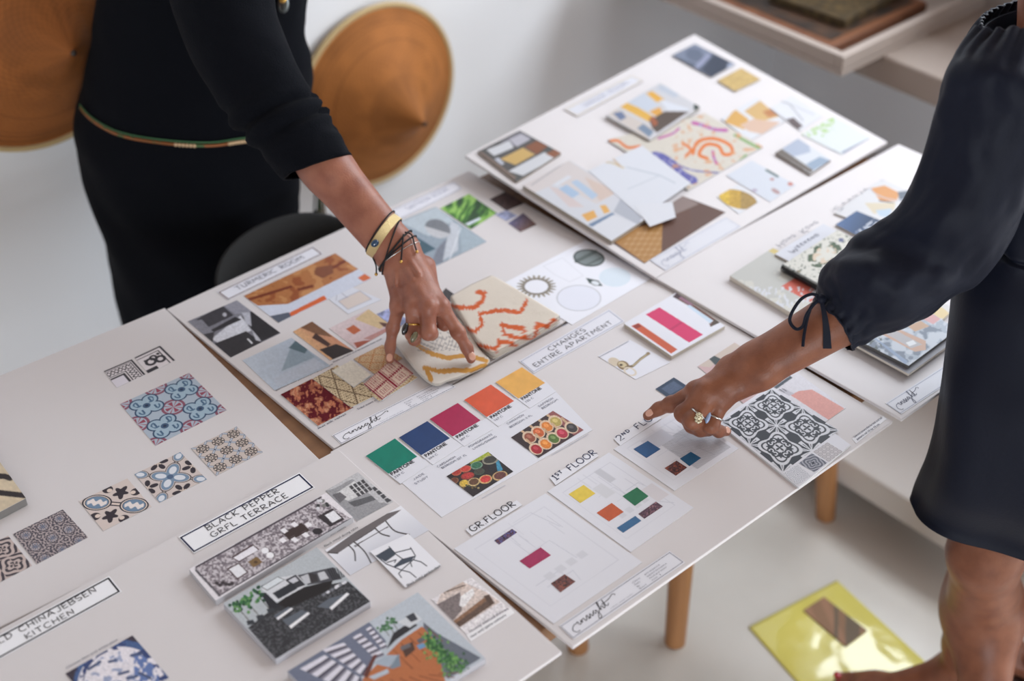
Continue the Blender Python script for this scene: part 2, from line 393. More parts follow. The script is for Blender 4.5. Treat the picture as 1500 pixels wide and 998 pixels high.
b_tr = bdB.p(495, 658); b_br = bdB.p(823, 955); b_l = bdB.p(0, 922); du = (b_l-b_tr)/np.linalg.norm(b_l-b_tr)*.565
B = board('presentation_board', [b_tr+du, b_tr, b_br, b_br+du], bdB, label='white board with the BLACK PEPPER GRFL TERRACE title and black terrace pictures')
c_tl = bdC.p(244, 453); c_bl = bdC.p(489, 657)
C_ = board('presentation_board', [c_tl, c_tl+[.566, .004, 0], c_bl+[.566, .0, 0], c_bl], bdC, label='white board with the TURMERIC ROOM title under the splayed hand')
d_bl = bdD.p(839, 948); d_br = bdD.p(1308, 617)
Dd = board('presentation_board', [d_bl+[-.010, .432, 0], d_br+[.003, .431, 0], d_br, d_bl], bdD, label='white board with colour cards, three floor plans and the CHANGES ENTIRE APARTMENT title')
E_ = board('presentation_board', [eTL, eTR, eBR, eBL], bdE, label='tilted white board with floral fabric print and yellow room pictures')
f_tr = bdF.p(1316, 211); f_bl = bdF.p(1321, 614)
Ff = board('presentation_board', [np.array([f_bl[0]-.006, f_tr[1]+.004, OVER]), f_tr, np.array([f_tr[0]+.006, f_bl[1]-.004, OVER]), f_bl], bdF, label='white board carrying a loose pile of booklets beside the navy sleeve')

# ---- tile patterns as functions of the sheet's own coordinates
def mixc(sh, layers, bg):
    c = np.empty(sh+(3,)); c[:] = bg
    for m, k in layers: c[m] = k
    return c
def tile_scroll(S, T):
    x = ((S*2) % 1)*2-1; y = ((T*2) % 1)*2-1; r = np.hypot(x, y); a = np.arctan2(y, x)
    q = .78+.16*np.cos(4*a+math.pi)                 # four-lobed outline
    cx, cy = 1-np.abs(x), 1-np.abs(y); rc = np.hypot(cx, cy); ac = np.arctan2(cy, cx)
    d, w = (50, 54, 64), (222, 224, 232)
    star = (np.abs(np.cos(4*ac)) > .62+.5*np.maximum(rc-.34, 0)) & (rc < .66)
    leaf = (rc < .5) & (np.abs(np.sin(4*ac)) < .25) & (rc > .1)
    sx, sy = np.abs(x), np.abs(y)
    s1 = np.hypot(sx-.44, sy-.12); s2 = np.hypot(sx-.12, sy-.44); s = np.minimum(s1, s2)
    out = r > q
    return mixc(S.shape, [(out, d), (out & star, w), (out & (rc < .5) & (np.abs(np.sin(4*ac)) < .2) & (rc > .2), d), (rc < .1, w), (np.abs(r-q) < .075, w), (np.abs(r-q+.125) < .045, d),
        ((s < .2) & (s > .12), d), (s < .06, d), ((r < .24) & (r < .14+.1*np.cos(4*a)), d), ((np.abs(sx-sy) < .05) & (r > .28) & (r < .62), d), ((np.abs(r-.5) < .05) & (np.abs(np.sin(2*a)) > .8), d)], w)
def tile_blue(S, T):
    x = ((S*2) % 1)*2-1; y = ((T*2) % 1)*2-1; r = np.hypot(x, y); a = np.arctan2(y, x)
    lobes = np.minimum.reduce([np.hypot(x-i*.34, y-j*.34) for i in (-1, 1) for j in (-1, 1)]); cx, cy = 1-np.abs(x), 1-np.abs(y); rc = np.hypot(cx, cy); ac = np.arctan2(cy, cx)
    lx, ly = np.abs(np.abs(x)-.34), np.abs(np.abs(y)-.34)
    return mixc(S.shape, [((rc < .62) & (rc > .48), (128, 74, 92)), ((rc < .42) & (np.cos(4*ac) > .3), (140, 66, 84)), ((rc < .7) & (np.abs(np.cos(2*ac)) < .16), (150, 84, 98)), (lobes < .44, (40, 66, 96)), (lobes < .36, (150, 172, 188)),
        ((np.abs(lobes-.2) < .045) & (np.sin(3*a+x*9) > -.2), (70, 100, 128)), ((lx < .05) & (ly < .16), (64, 92, 120)), (r < .2, (60, 84, 112)), (r < .09, (30, 46, 72))], (160, 172, 186))
def tile_flower6(S, T):
    x = ((S*3) % 1)*2-1; y = ((T*3) % 1)*2-1; r = np.hypot(x, y); a = np.arctan2(y, x); cx, cy = 1-np.abs(x), 1-np.abs(y); rc = np.hypot(cx, cy)
    arm = np.minimum(np.abs(cx-cy), 9)
    return mixc(S.shape, [((arm < .2) & (rc < .8), (112, 126, 148)), ((arm < .07) & (rc < .7), (196, 200, 208)), (rc < .12, (60, 70, 92)), (r < .74, (44, 40, 46)), ((r < .66) & (np.cos(8*a) > -.35), (206, 192, 182)), ((r < .5) & (np.cos(8*a) > .3), (52, 46, 50)), (r < .22, (208, 196, 186)), (r < .12, (44, 40, 46))], (190, 178, 172))
def tile_cross(S, T):
    x, y = (S+T-1)*1.04, (S-T)*1.04; r = np.hypot(x, y)
    ax = np.minimum(np.abs(x), np.abs(y)); el = lambda px, py, rx, ry: ((x-px)/rx)**2+((y-py)/ry)**2
    L = [(ax < .06, (40, 40, 52)), (ax < .035, (208, 194, 184))]
    pet = np.minimum.reduce([el(.27, 0, .27, .17), el(-.27, 0, .27, .17), el(0, .27, .17, .27), el(0, -.27, .17, .27)])
    end = np.minimum.reduce([el(.86, 0, .2, .14), el(-.86, 0, .2, .14), el(0, .86, .14, .2), el(0, -.86, .14, .2)])
    cor = np.hypot(np.abs(x)-.50, np.abs(y)-.50); an = np.arctan2(np.abs(y)-.50, np.abs(x)-.50)
    L += [((cor < .26*np.abs(np.cos(2.5*an))+.05), (46, 40, 48)), ((cor < .1*np.abs(np.sin(2.5*an))), (205, 190, 180))]
    L += [(np.minimum(pet, end) < 1.5, (36, 38, 52)), (np.minimum(pet, end) < 1.2, (206, 192, 184)), (np.minimum(pet, end) < 1, (112, 134, 158)), (np.minimum(pet, end) < .35, (204, 208, 216)), (r < .09, (70, 90, 120))]
    return mixc(S.shape, L, (194, 182, 178))
def tile_leaf(S, T):
    x = S*2-1; y = T*2-1; el = lambda px, py, rx, ry: ((x-px)/rx)**2+((y-py)/ry)**2
    k = .72; xr = (x+y)/1.414; yr = (x-y)/1.414     # band of ovals runs corner to corner
    e = np.minimum(((np.abs(xr)-.72)/.46)**2+((yr)/.34)**2, 99)
    tul = np.minimum(np.hypot(xr*1.3, np.abs(yr)-.62), 9); an = np.arctan2(np.abs(yr)-.62, xr)
    wav = np.sin(xr*22)*.06
    return mixc(S.shape, [((tul < .3+.09*np.cos(5*an)), (44, 36, 44)), (np.hypot(np.abs(xr)-.55, np.abs(yr)-.72) < .2, (48, 40, 48)), (np.hypot(np.abs(xr)-.46, np.abs(yr)-.68) < .1, (208, 192, 182)), ((np.abs(xr) < .4) & (np.abs(yr) < .11), (42, 36, 46)), ((np.abs(xr) < .4) & (np.abs(yr) < .05), (210, 194, 184)), (e < 1.5, (40, 36, 48)), (e < 1.18, (212, 198, 188)), (e < .98, (44, 44, 60)), (e < .86, (104, 128, 154)), ((e < .66) & (np.abs(yr+wav) < .12), (216, 208, 206))], (198, 185, 180))
def tile_lace(S, T):
    x = ((S*3) % 1)*2-1; y = ((T*2.6) % 1)*2-1; r = np.hypot(x, y); a = np.arctan2(y, x)
    f = np.sin(r*17)*np.cos(8*a); n = vnoise(S*70, T*60, 5)
    return mixc(S.shape, [(f+n*1.3-.5 > .2, (66, 62, 74)), ((r < .2), (70, 80, 104)), ((np.abs(r-.62) < .05), (64, 60, 72)), ((r < .5) & (np.cos(8*a) > .6), (150, 152, 166))], (164, 152, 152))
def tile_gothic(S, T):
    x = ((S*2) % 1)*2-1; y = ((T*2) % 1)*2-1; r = np.hypot(x, y); a = np.arctan2(y, x)
    return mixc(S.shape, [(np.sin(r*13+np.sin(4*a)*1.6) > .1, (60, 54, 62)), (np.abs(x*y) < .02, (176, 160, 156)), ((r < .3) & (np.cos(4*a) > 0), (60, 54, 62))], (184, 168, 164))
def tile_grey(S, T):
    x = ((S*4) % 1)*2-1; y = ((T*4) % 1)*2-1; r = np.hypot(x, y)
    return mixc(S.shape, [((np.abs(r-.7) < .2), (176, 172, 178)), (r < .25, (178, 174, 180))], (212, 208, 212))
def tile_small(S, T):
    a = np.arctan2(T*2-1, S*2-1); r = np.hypot(S*2-1, T*2-1)
    return mixc(S.shape, [(np.sin(r*18+2*np.sin(4*a)) > .0, (92, 96, 112)), (r < .15, (50, 54, 70))], (168, 170, 182))
def tile_line(S, T):
    x = ((S*2) % 1)*2-1; y = ((T*2) % 1)*2-1; a = np.arctan2(y, x); r = np.hypot(x, y)
    return mixc(S.shape, [(np.abs(np.sin(r*7+np.sin(4*a)*1.2)) < .28, (130, 136, 158))], (222, 224, 232))

# ---- board of tiles
def tp(q, f, **k): return sheet('tile_print', Pic(q, n=1.9).func(f), bdA, A, .0006, **k)
tp([(176, 592), (277, 546.5), (332, 601), (228, 653)], tile_blue, label='pale blue tile print with four-lobed outlines and red corners')
tp([(280, 657), (346.5, 625), (385, 662.5), (317, 697)], tile_flower6, label='tile print of small black daisies')
tp([(197, 695), (264, 662.5), (303, 702.5), (234, 736.5)], tile_cross, label='tile print of a blue cross of petals')
tp([(116, 734.5), (186.5, 701), (222, 742.5), (151.5, 778)], tile_leaf, label='tile print of two large blue ovals with black tulips')
tp([(19, 782.5), (92, 746.5), (129, 787.5), (54.5, 826.5)], tile_lace, label='grey lace-like tile print')
tp([(-61, 821), (12, 785), (47, 829), (-26, 867)], tile_gothic, label='tile print of dark interlaced scrolls at the board edge')
def border_tile(q, kind):
    p = Pic(q, (200, 192, 196), n=1.9); k = (48, 46, 52)
    def f(S, T):
        d = np.minimum(T, 1-S); L = [(d < .07, k), ((d > .1) & (d < .13), k), ((d > .42) & (d < .46), k)]
        al = np.where(T < 1-S, S, T); w = np.abs(d-.27-.09*np.sin(al*24)) < .035
        L += [(w & (d < .42), k), ((np.abs(d-.27+.09*np.sin(al*24)) < .025) & (d < .42), k)]
        if kind == 0: L += [((d > .5) & (d < .58), k), (d > .58, (204, 200, 210))]
        else: L = [(d < .08, k), ((d > .17) & (d < .21), k), (np.abs(np.hypot(S-.34, T-.55)-.15) < .05, k), (np.abs(np.hypot(S-.66, T-.62)-.14) < .05, k), (np.abs(np.hypot(S-.5, T-.42)-.1) < .04, k), ((np.abs(S-.2) < .04) & (T > .35) & (T < .6), k), ((T > .84) & (S < .4), k), (np.hypot(S-.72, T-.34) < .06, k)]
        return mixc(S.shape, L, (206, 200, 204))
    return sheet('tile_print', p.func(f), bdA, A, .0006, label='black and white border tile print with a mitred corner' if kind == 0 else 'black and white corner tile print with leaf scrolls')
border_tile([(152, 544), (193, 526.5), (213, 548.5), (171, 568)], 0); border_tile([(197, 524), (234.5, 506.5), (256.5, 528), (217, 547)], 1)

# ---- BLACK PEPPER board
q = [(261, 787), (438.5, 692.5), (461.5, 714.5), (284, 811)]
title_label(B, bdB, q, [('BLACK PEPPER', .197, .789, .38), ('GRFL TERRACE', .187, .809, .775)], label='white title label with navy edge reading BLACK PEPPER GRFL TERRACE')
q = [(-67, 966), (160, 844), (178.5, 867), (-48, 992)]
title_label(B, bdB, q, [('OLD CHINAJEBSEN', .20, .89, .37), ('KITCHEN', .403, .713, .80)], frame='ink', label='white title label with black edge ending in the word KITCHEN')
# terrace plan on foam
q = [(277, 834), (478, 722), (517, 758), (316, 880)]
p = Pic(q, (222, 218, 224)); p.poly([(286, 833), (469, 730), (513, 760), (320, 873)], (150, 142, 148)); m = p.polym([(286, 833), (469, 730), (513, 760), (320, 873)], p.X, p.Y)
n = fbm(p.X*.42, p.Y*.42, 4); p.put(m & (n > .55), (196, 190, 196)); p.put(m & (n < .4), (112, 104, 112)); p.line([(288, 831), (470, 729)], 2.6, (70, 62, 70))
p.line([(320, 873), (513, 760)], 1.6, (60, 54, 62)); p.line([(288, 836), (322, 872)], 3.2, (84, 80, 86))
zz = lambda x, y: (250+x*.2004, 660+y*.2004)
def pz(P, c): p.poly([zz(*a) for a in P], c)
pz([(445, 780), (600, 685), (650, 725), (500, 820)], (78, 60, 64)); pz([(460, 785), (605, 697), (640, 730), (500, 808)], (226, 224, 232)); pz([(410, 865), (500, 820), (570, 890), (490, 945)], (80, 62, 66)); pz([(428, 868), (498, 830), (556, 888), (490, 932)], (224, 224, 230))
pz([(660, 720), (700, 705), (765, 770), (725, 790)], (82, 64, 68)); p.ell(*zz(690, 732), 5.4, 4.4, (232, 232, 238)); p.ell(*zz(726, 766), 5.6, 4.4, (232, 232, 238))
pz([(565, 815), (630, 775), (672, 815), (605, 855)], (122, 96, 62)); p.ell(*zz(622, 816), 3, 2, (84, 62, 40)); pz([(815, 605), (955, 530), (1020, 585), (870, 660)], (58, 44, 42))
for a, b in ((830, 585), (905, 540), (1005, 540), (985, 615), (905, 650), (820, 655)): pz([(a-30, b), (a, b-18), (a+30, b+6), (a, b+24)], (230, 228, 234)); p.line([zz(a-26, b-14), zz(a, b-30)], 1.4, (80, 66, 70))
p.ell(*zz(1072, 592), 7.4, 4.8, (44, 38, 42)); pz([(1070, 485), (1180, 425), (1270, 505), (1165, 560)], (52, 44, 48)); pz([(1125, 475), (1190, 440), (1245, 495), (1180, 530)], (226, 226, 232))
for i in range(10): p.ell(*zz(1120+random.uniform(-50, 70), 395+random.uniform(-30, 40)), 2.6, 2.2, random.choice([(48, 50, 52), (206, 206, 212), (120, 122, 120)]))
for i in range(6): p.ell(*zz(340+i*22, 975+random.uniform(-14, 14)), 3, 2.6, (58, 50, 54))
for i in range(40): a = lerp((322, 872), (513, 760), .3+i*.017); p.line([a, (a[0]+.4, a[1]-2)], 1, (70, 64, 72))
p.grain(.06, .7); sheet('plan_print', p, bdB, B, .0085, label='terrace floor plan print mounted on thick white foam', edge=(205, 205, 210))
# small black and white balcony photo
q = [(477, 719), (524, 692), (576, 735), (523, 764)]; p = Pic(q, (150, 150, 154)); z7 = lambda x, y: (450+x*.2004, 670+y*.2004)
p.poly([z7(*a) for a in [(140, 245), (370, 110), (630, 325), (560, 360), (330, 160), (200, 230)]], (188, 188, 192)); p.poly([z7(*a) for a in [(205, 270), (345, 175), (430, 260), (300, 320)]], (206, 206, 208))
for i in range(4):
    for j in range(3): p.poly([z7(305+i*28+j*24, 215-i*14+j*26), z7(325+i*28+j*24, 205-i*14+j*26), z7(345+i*28+j*24, 228-i*14+j*26), z7(325+i*28+j*24, 238-i*14+j*26)], (66, 64, 68))
for i in range(4): p.poly([z7(470+i*30, 225+i*28), z7(500+i*30, 210+i*28), z7(522+i*30, 232+i*28), z7(492+i*30, 250+i*28)], (70, 70, 74))
p.poly([z7(*a) for a in [(185, 275), (240, 255), (290, 290), (240, 335)]], (104, 102, 106)); p.poly([z7(*a) for a in [(300, 330), (470, 280), (500, 310), (350, 365)]], (92, 92, 96)); p.poly([z7(*a) for a in [(280, 370), (560, 330), (600, 345), (365, 470)]], (146, 146, 150)); p.line([z7(385, 115), z7(600, 300)], 2.4, (214, 214, 218))
p.grain(.12, .8); sheet('photo_print', p, bdB, B, .0007, label='small black and white photo of a balcony')
# table and chair cut-outs
q = [(476, 806), (587, 741), (628, 777), (513, 843)]; p = Pic(q, (224, 225, 232)); m = p.T > .55; p.grad((228, 229, 236), (200, 202, 212), 0, 1)
p.poly([z7(*a) for a in [(145, 695), (520, 430), (688, 385), (645, 420), (225, 703)]], (104, 98, 100)); p.line([z7(145, 697), z7(225, 703)], 1.6, (64, 60, 62))
for c in ([(305, 645), (345, 690), (352, 755)], [(345, 620), (420, 690), (468, 775)], [(497, 520), (540, 560), (600, 578)], [(575, 470), (640, 540), (742, 565)]): p.line([z7(*a) for a in spline(np.array(c, float), 5)], 2.0, (54, 48, 50))
p.line([z7(345, 650), z7(590, 510)], 1.2, (70, 64, 66)); p.line([z7(360, 610), z7(500, 520)], 1.2, (70, 64, 66)); p.line([z7(352, 655), z7(380, 640)], 1.2, (70, 64, 66))
sheet('photo_print', p, bdB, B, .0006, label='cut-out picture of a long black metal table')
caption(B, bdB, [('Black water Zen basket', (458.5, 799.5), (507, 772.5), .0036), ('Black metal dining table', (475.5, 802), (525, 773.5), .0036)], dz=.0015, m='ink')
q = [(542, 808), (598, 782), (646, 828), (594, 861)]; p = Pic(q, (226, 227, 234)); k = (62, 70, 82)
p.poly([z7(*a) for a in [(505, 720), (605, 660), (650, 710), (575, 765)]], k); p.poly([z7(*a) for a in [(625, 805), (690, 745), (788, 720), (760, 760), (650, 805)]], k)
for c in ([(505, 720), (580, 780), (690, 825), (780, 745), (790, 720), (755, 662)], [(600, 655), (650, 710), (705, 750)], [(640, 700), (700, 685), (760, 670)], [(690, 825), (670, 850), (690, 880)], [(690, 825), (750, 840), (795, 878)], [(780, 752), (830, 765), (872, 795)], [(755, 770), (765, 800)], [(585, 770), (650, 750), (640, 770)]): p.line([z7(*a) for a in c], 1.5, (50, 56, 66))
sheet('photo_print', p, bdB, B, .0022, th=.0006, lift=lambda U, V: .004*(1-U)*(1-V)*0, label='cut-out picture of a black metal garden armchair')
caption(B, bdB, [('Black metal garden chair', (597, 859.5), (646.5, 829.5), .0036)], dz=.0026, m='ink')
# black terrace picture on foam
q = [(327, 884), (464, 802), (542.5, 881.5), (404, 966)]; p = Pic(q, (176, 182, 188)); z3 = lambda x, y: (300+x*.2185, 780+y*.2185)
P3 = lambda pts, c: p.poly([z3(*a) for a in pts], c)
P3([(290, 640), (420, 540), (500, 480), (830, 350), (960, 330), (1110, 465), (475, 850)], (44, 44, 48)); n = fbm(p.X*.5, p.Y*.5, 9); m = p.polym([z3(*a) for a in [(290, 640), (500, 520), (960, 330), (1110, 465), (475, 850)]], p.X, p.Y); p.put(m & (n > .58), (84, 84, 88))
P3([(480, 480), (620, 380), (860, 320), (830, 390), (560, 510)], (26, 20, 20)); P3([(380, 380), (500, 305), (620, 285), (680, 360), (480, 470)], (206, 208, 214)); P3([(540, 320), (610, 285), (675, 355), (600, 380)], (52, 52, 58)); P3([(560, 325), (605, 300), (630, 325), (590, 345)], (196, 198, 206))
for i in range(8): P3([(455+i*16, 410-i*9), (470+i*16, 400-i*9), (510+i*16, 440-i*9), (495+i*16, 450-i*9)], (40, 42, 48))
P3([(620, 290), (860, 235), (920, 315), (690, 355)], (70, 70, 76)); P3([(640, 300), (690, 280), (730, 330), (680, 350)], (186, 188, 194)); P3([(755, 275), (800, 262), (830, 310), (775, 325)], (190, 192, 198)); P3([(690, 270), (750, 285), (760, 330), (710, 340)], (52, 48, 50))
for i in range(7): P3([(820+i*15, 250-i*3), (828+i*15, 248-i*3), (865+i*12, 320-i*3), (857+i*12, 322-i*3)], (34, 34, 38))
P3([(375, 410), (410, 405), (510, 500), (440, 520)], (36, 36, 42))
for a in ([(460, 560), (560, 500), (590, 510), (490, 585)], [(520, 590), (650, 520), (705, 540), (575, 640)], [(750, 500), (830, 445), (960, 405), (850, 515)]): P3(a, (92, 98, 108))
for a in ([(480, 575), (580, 505), (592, 514), (490, 588)], [(565, 628), (690, 535), (704, 545), (578, 645)], [(835, 505), (950, 405), (968, 415), (850, 520)], [(870, 360), (940, 330), (945, 340), (880, 375)]): P3(a, (232, 232, 238))
for i in range(6): P3([(780+i*28, 420-i*16), (800+i*28, 405-i*16), (812+i*28, 415-i*16), (795+i*28, 430-i*16)], (214, 214, 222) if i % 2 else (120, 122, 130))
for (a, b) in ((215, 500), (280, 465), (350, 420)):
    p.line([z3(a+20, b+20), z3(a+90, b+100)], 1.4, (92, 86, 80)); P3([(a+65, b+95), (a+110, b+85), (a+125, b+110), (a+75, b+125)], (50, 52, 58))
    for i in range(22): p.ell(*z3(a+random.gauss(0, 22), b+random.gauss(0, 30)), 2.4, 2.6, random.choice([(58, 112, 66), (40, 84, 54), (96, 140, 84), (30, 66, 44)]))
P3([(380, 365), (490, 300), (535, 320), (420, 390)], (210, 216, 222)); p.line([z3(380, 365), z3(490, 300), z3(535, 320), z3(420, 390), z3(380, 365)], 1, (70, 74, 80))
p.grain(.08, .9); sheet('photo_print', p, bdB, B, .0095, edge=(205, 205, 212), label='picture of a black terrace with pergola on thick white foam')
# basket photo with soft edges
q = [(632, 878), (690, 846), (747, 892), (684, 930)]; p = Pic(q, (222, 218, 222)); z5 = lambda x, y: (500+x*.2, 800+y*.2)
P5 = lambda pts, c: p.poly([z5(*a) for a in pts], c)
P5([(700, 430), (740, 330), (900, 270), (1060, 340), (1160, 410), (860, 600)], (206, 192, 186)); P5([(700, 430), (870, 340), (885, 470), (815, 550)], (122, 112, 112)); P5([(730, 300), (890, 250), (910, 310), (760, 350)], (196, 178, 168)); P5([(820, 550), (1070, 360), (1090, 380), (840, 570)], (134, 100, 78)); P5([(835, 570), (1085, 385), (1120, 420), (860, 600)], (96, 76, 66)); P5([(865, 440), (875, 370), (965, 310), (975, 350), (900, 450)], (228, 226, 228)); P5([(1040, 370), (1080, 355), (1120, 420), (1090, 430)], (84, 66, 58))
p.line([z5(730, 310), z5(760, 350)], 1.2, (90, 74, 70)); p.line([z5(770, 335), z5(905, 290)], 1.4, (84, 70, 66)); p.line([z5(740, 300), z5(885, 245)], 1, (120, 100, 92)); p.grain(.22, .55); p.blur(2); sheet('photo_print', p, bdB, B, .0006, label='photo of pale cushions in a low wooden crate')
caption(B, bdB, [('chunky knitted throws', (688, 927.5), (745.5, 892.5), .0038), ('raw and spice colours', (690, 935), (742, 902), .0038)], paper=[(682, 929), (747, 890), (754, 898), (690, 940)])
# wooden deck terrace on foam
q = [(421, 984), (612, 868), (711, 965), (520, 1083)]; p = Pic(q, (182, 190, 200)); 
P5([(-400, 920), (205, 560), (330, 700), (150, 960), (0, 1300)], (108, 114, 134)); P5([(600, 560), (700, 640), (1020, 820), (780, 975), (600, 760)], (100, 106, 118))
P5([(-200, 1400), (170, 960), (440, 690), (590, 590), (680, 690), (760, 990), (300, 1400)], (176, 106, 66))
for i in range(9): p.line([z5(150+i*70, 1000-i*8), z5(430+i*80, 1400-i*60)], 1.3, (120, 66, 42))
for i in range(5): p.line([z5(380+i*60, 760-i*42), z5(520+i*55, 900-i*50)], 1.2, (116, 64, 40))
for b, (a0, a1, e0, e1) in enumerate((((-140, 760), (20, 710), (200, 900), (170, 960)), ((85, 670), (140, 640), (320, 800), (250, 830)), ((180, 610), (215, 590), (340, 740), (300, 760)), ((-300, 900), (-120, 800), (160, 980), (120, 1100)))):
    P5([a0, a1, e0, e1], (128, 126, 140))
    for i in range(5):
        t = i/5; P5([lerp(a0, e1, t), lerp(a1, e0, t), lerp(a1, e0, t+.1), lerp(a0, e1, t+.1)], (214, 212, 224)); P5([lerp(a0, e1, t+.1), lerp(a1, e0, t+.1), lerp(a1, e0, t+.15), lerp(a0, e1, t+.15)], (70, 66, 80))
P5([(160, 950), (235, 800), (265, 795), (190, 970)], (96, 52, 44)); P5([(230, 860), (330, 800), (430, 800), (350, 890)], (160, 172, 186)); P5([(200, 960), (340, 900), (350, 930), (240, 980)], (176, 186, 198)); P5([(350, 900), (420, 790), (435, 880), (380, 900)], (120, 134, 148))
P5([(380, 640), (500, 560), (560, 580), (400, 690), (330, 760)], (44, 42, 46)); P5([(440, 750), (520, 700), (540, 760), (470, 820)], (78, 54, 44)); P5([(550, 690), (640, 640), (650, 670), (570, 720)], (96, 96, 102)); P5([(430, 740), (500, 710), (510, 740), (440, 770)], (104, 100, 104)); P5([(410, 560), (540, 490), (590, 540), (500, 600)], (200, 204, 210)); P5([(470, 520), (530, 490), (560, 540), (510, 560)], (60, 62, 70)); P5([(550, 730), (600, 710), (620, 740), (570, 760)], (104, 146, 186))
for i in range(260):
    t = random.random(); a = lerp((640, 690), (850, 900), t); p.ell(*z5(a[0]+random.gauss(0, 40)*(0.5+t), a[1]+random.gauss(0, 34)), 1.8, 2.4, random.choice([(58, 104, 58), (84, 136, 72), (42, 82, 48), (110, 156, 84)]))
for (a, b) in ((310, 600), (345, 580), (375, 560)):
    p.line([z5(a, b), z5(a+40, b+60)], 1.2, (90, 90, 84))
    for i in range(12): p.ell(*z5(a+random.gauss(0, 14), b+random.gauss(0, 18)), 2, 2.2, random.choice([(88, 128, 92), (60, 98, 70)]))
p.grain(.07, .9); sheet('photo_print', p, bdB, B, .0085, edge=(205, 205, 212), label='picture of a brick-red deck terrace with green planting on white foam')
caption(B, bdB, [('herbs and planters', (664, 1000), (708, 974), .0036)], dz=.0005)
# blue and white plate photo
q = [(96, 987), (194, 931), (247.5, 993), (150, 1052)]; p = Pic(q, (58, 50, 62)); z0 = lambda x, y: (x*.2, 800+y*.2)
p.ell(178, 1004, 70, 66, (70, 94, 140)); p.ell(178, 1006, 64, 58, (222, 218, 226)); n = fbm(p.X*.16, p.Y*.16, 12); e = p.ellm(178, 1004, 70, 66); p.put((e < 1) & (e > .62) & (n > .52), (52, 66, 112)); p.put((e < .55) & (n > .62), (150, 160, 190)); p.put((e < .62) & (p.X > 196) & (n > .46), (96, 118, 170))
for (a, b, c, d) in ((650, 905, 735, 850), (800, 850, 850, 838), (960, 805, 1030, 790), (870, 940, 940, 920), (930, 970, 1000, 955), (1020, 930, 1100, 970)): p.line([z0(a, b), z0(c, d)], 4, (70, 82, 116))
p.grain(.1, .5); sheet('photo_print', p, bdB, B, .0007, label='photo of a blue and white painted plate')
caption(B, bdB, [('Chinese blue and white plate', (97, 980.5), (173, 938), .0036)], dz=.0006, m='ink_grey')

# ---- TURMERIC ROOM board
q = [(318, 428), (458.5, 361), (473.5, 372), (334, 440)]
title_label(C_, bdC, q, [('TURMERIC ROOM', .151, .847, .62)], frame='ink_brown', ink='ink_navy', w=.0009, fw=.0016, cap=.36, label='white title label with brown edge reading TURMERIC ROOM')
z1 = lambda x, y: (260+x*.2004, 330+y*.2004)
q = [(357, 433.5), (491, 371), (545, 408), (408, 473)]; p = Pic(q, (208, 214, 230)); P1 = lambda pts, c: p.poly([z1(*a) for a in pts], c)
P1([(480, 520), (1150, 200), (1320, 322), (810, 575), (590, 588)], (176, 116, 72)); n = fbm(p.X*.06, p.Y*.1, 21); m = p.polym([z1(*a) for a in [(480, 520), (1150, 200), (1320, 322), (810, 575), (590, 588)]], p.X, p.Y); p.put(m & (n > .6), (152, 86, 52)); p.put(m & (n < .36), (196, 140, 92))
for c in ([(520, 545), (700, 490), (830, 450)], [(890, 470), (985, 445)], [(1010, 340), (1140, 310), (1220, 265)]): p.line([z1(*a) for a in c], 4, (120, 58, 40))
P1([(1010, 310), (1130, 290), (1140, 350), (1060, 390), (1000, 360)], (132, 80, 58)); P1([(820, 638), (1070, 512), (1090, 540), (825, 668)], (214, 104, 58)); P1([(670, 665), (815, 635), (830, 665), (735, 715)], (92, 98, 112)); P1([(1315, 385), (1365, 355), (1415, 385), (1355, 412)], (212, 110, 66))
p.grain(.05, .8); sheet('photo_print', p, bdC, C_, .0006, label='picture of an ochre desert land above an orange band')
q = [(275, 471), (347, 440), (411, 488), (338, 524)]; p = Pic(q, (126, 126, 136)); 
P1([(140, 690), (330, 590), (410, 660), (230, 745)], (66, 64, 70)); P1([(320, 580), (440, 545), (560, 640), (420, 650)], (146, 146, 158)); P1([(250, 830), (460, 660), (540, 770), (300, 860)], (212, 214, 224)); P1([(240, 770), (420, 670), (470, 690), (270, 780)], (54, 52, 56)); P1([(470, 670), (560, 620), (750, 785), (610, 850)], (52, 50, 54)); P1([(470, 640), (530, 640), (540, 740), (500, 720)], (186, 188, 200)); P1([(260, 870), (500, 775), (615, 855), (390, 965)], (58, 56, 60)); P1([(540, 760), (600, 830), (610, 850), (570, 840)], (196, 198, 208)); P1([(80, 710), (180, 690), (280, 800), (220, 830)], (132, 132, 142)); P1([(505, 830), (515, 825), (550, 860), (540, 868)], (230, 232, 238)); p.ell(*z1(345, 655), 3, 3, (180, 180, 190)); P1([(185, 800), (270, 780), (260, 850), (220, 850)], (64, 62, 66)); p.grain(.12, .6); p.blur(1)
sheet('photo_print', p, bdC, C_, .0006, label='black and white photo of a bedroom')
q = [(468, 428), (497, 413), (559, 439), (510, 460)]; p = Pic(q, (218, 221, 232)); P1([(1175, 555), (1330, 480), (1415, 540), (1245, 615)], (216, 204, 198))
for c in ([(1160, 550), (1170, 470), (1330, 400)], [(1175, 555), (1245, 615), (1415, 540), (1330, 480), (1175, 555)], [(1170, 470), (1240, 530)]): p.line([z1(*a) for a in c], 1, (170, 170, 184))
sheet('photo_print', p, bdC, C_, .0005, label='pale line drawing of a white room')
z2 = lambda x, y: (380+x*.2004, 450+y*.2004); P2 = lambda pts, c: p.poly([z2(*a) for a in pts], c)
q = [(355, 528), (427, 495), (484, 536), (402, 572)]; p = Pic(q).grad((196, 206, 220), (168, 180, 196), .6, .4); P2([(230, 290), (270, 245), (405, 365), (160, 470)], (146, 162, 176)); P2([(215, 300), (270, 240), (350, 310), (330, 340)], (88, 108, 118)); P2([(100, 520), (400, 375), (480, 430), (130, 580)], (186, 194, 208)); p.blur(5).grain(.05, .4)
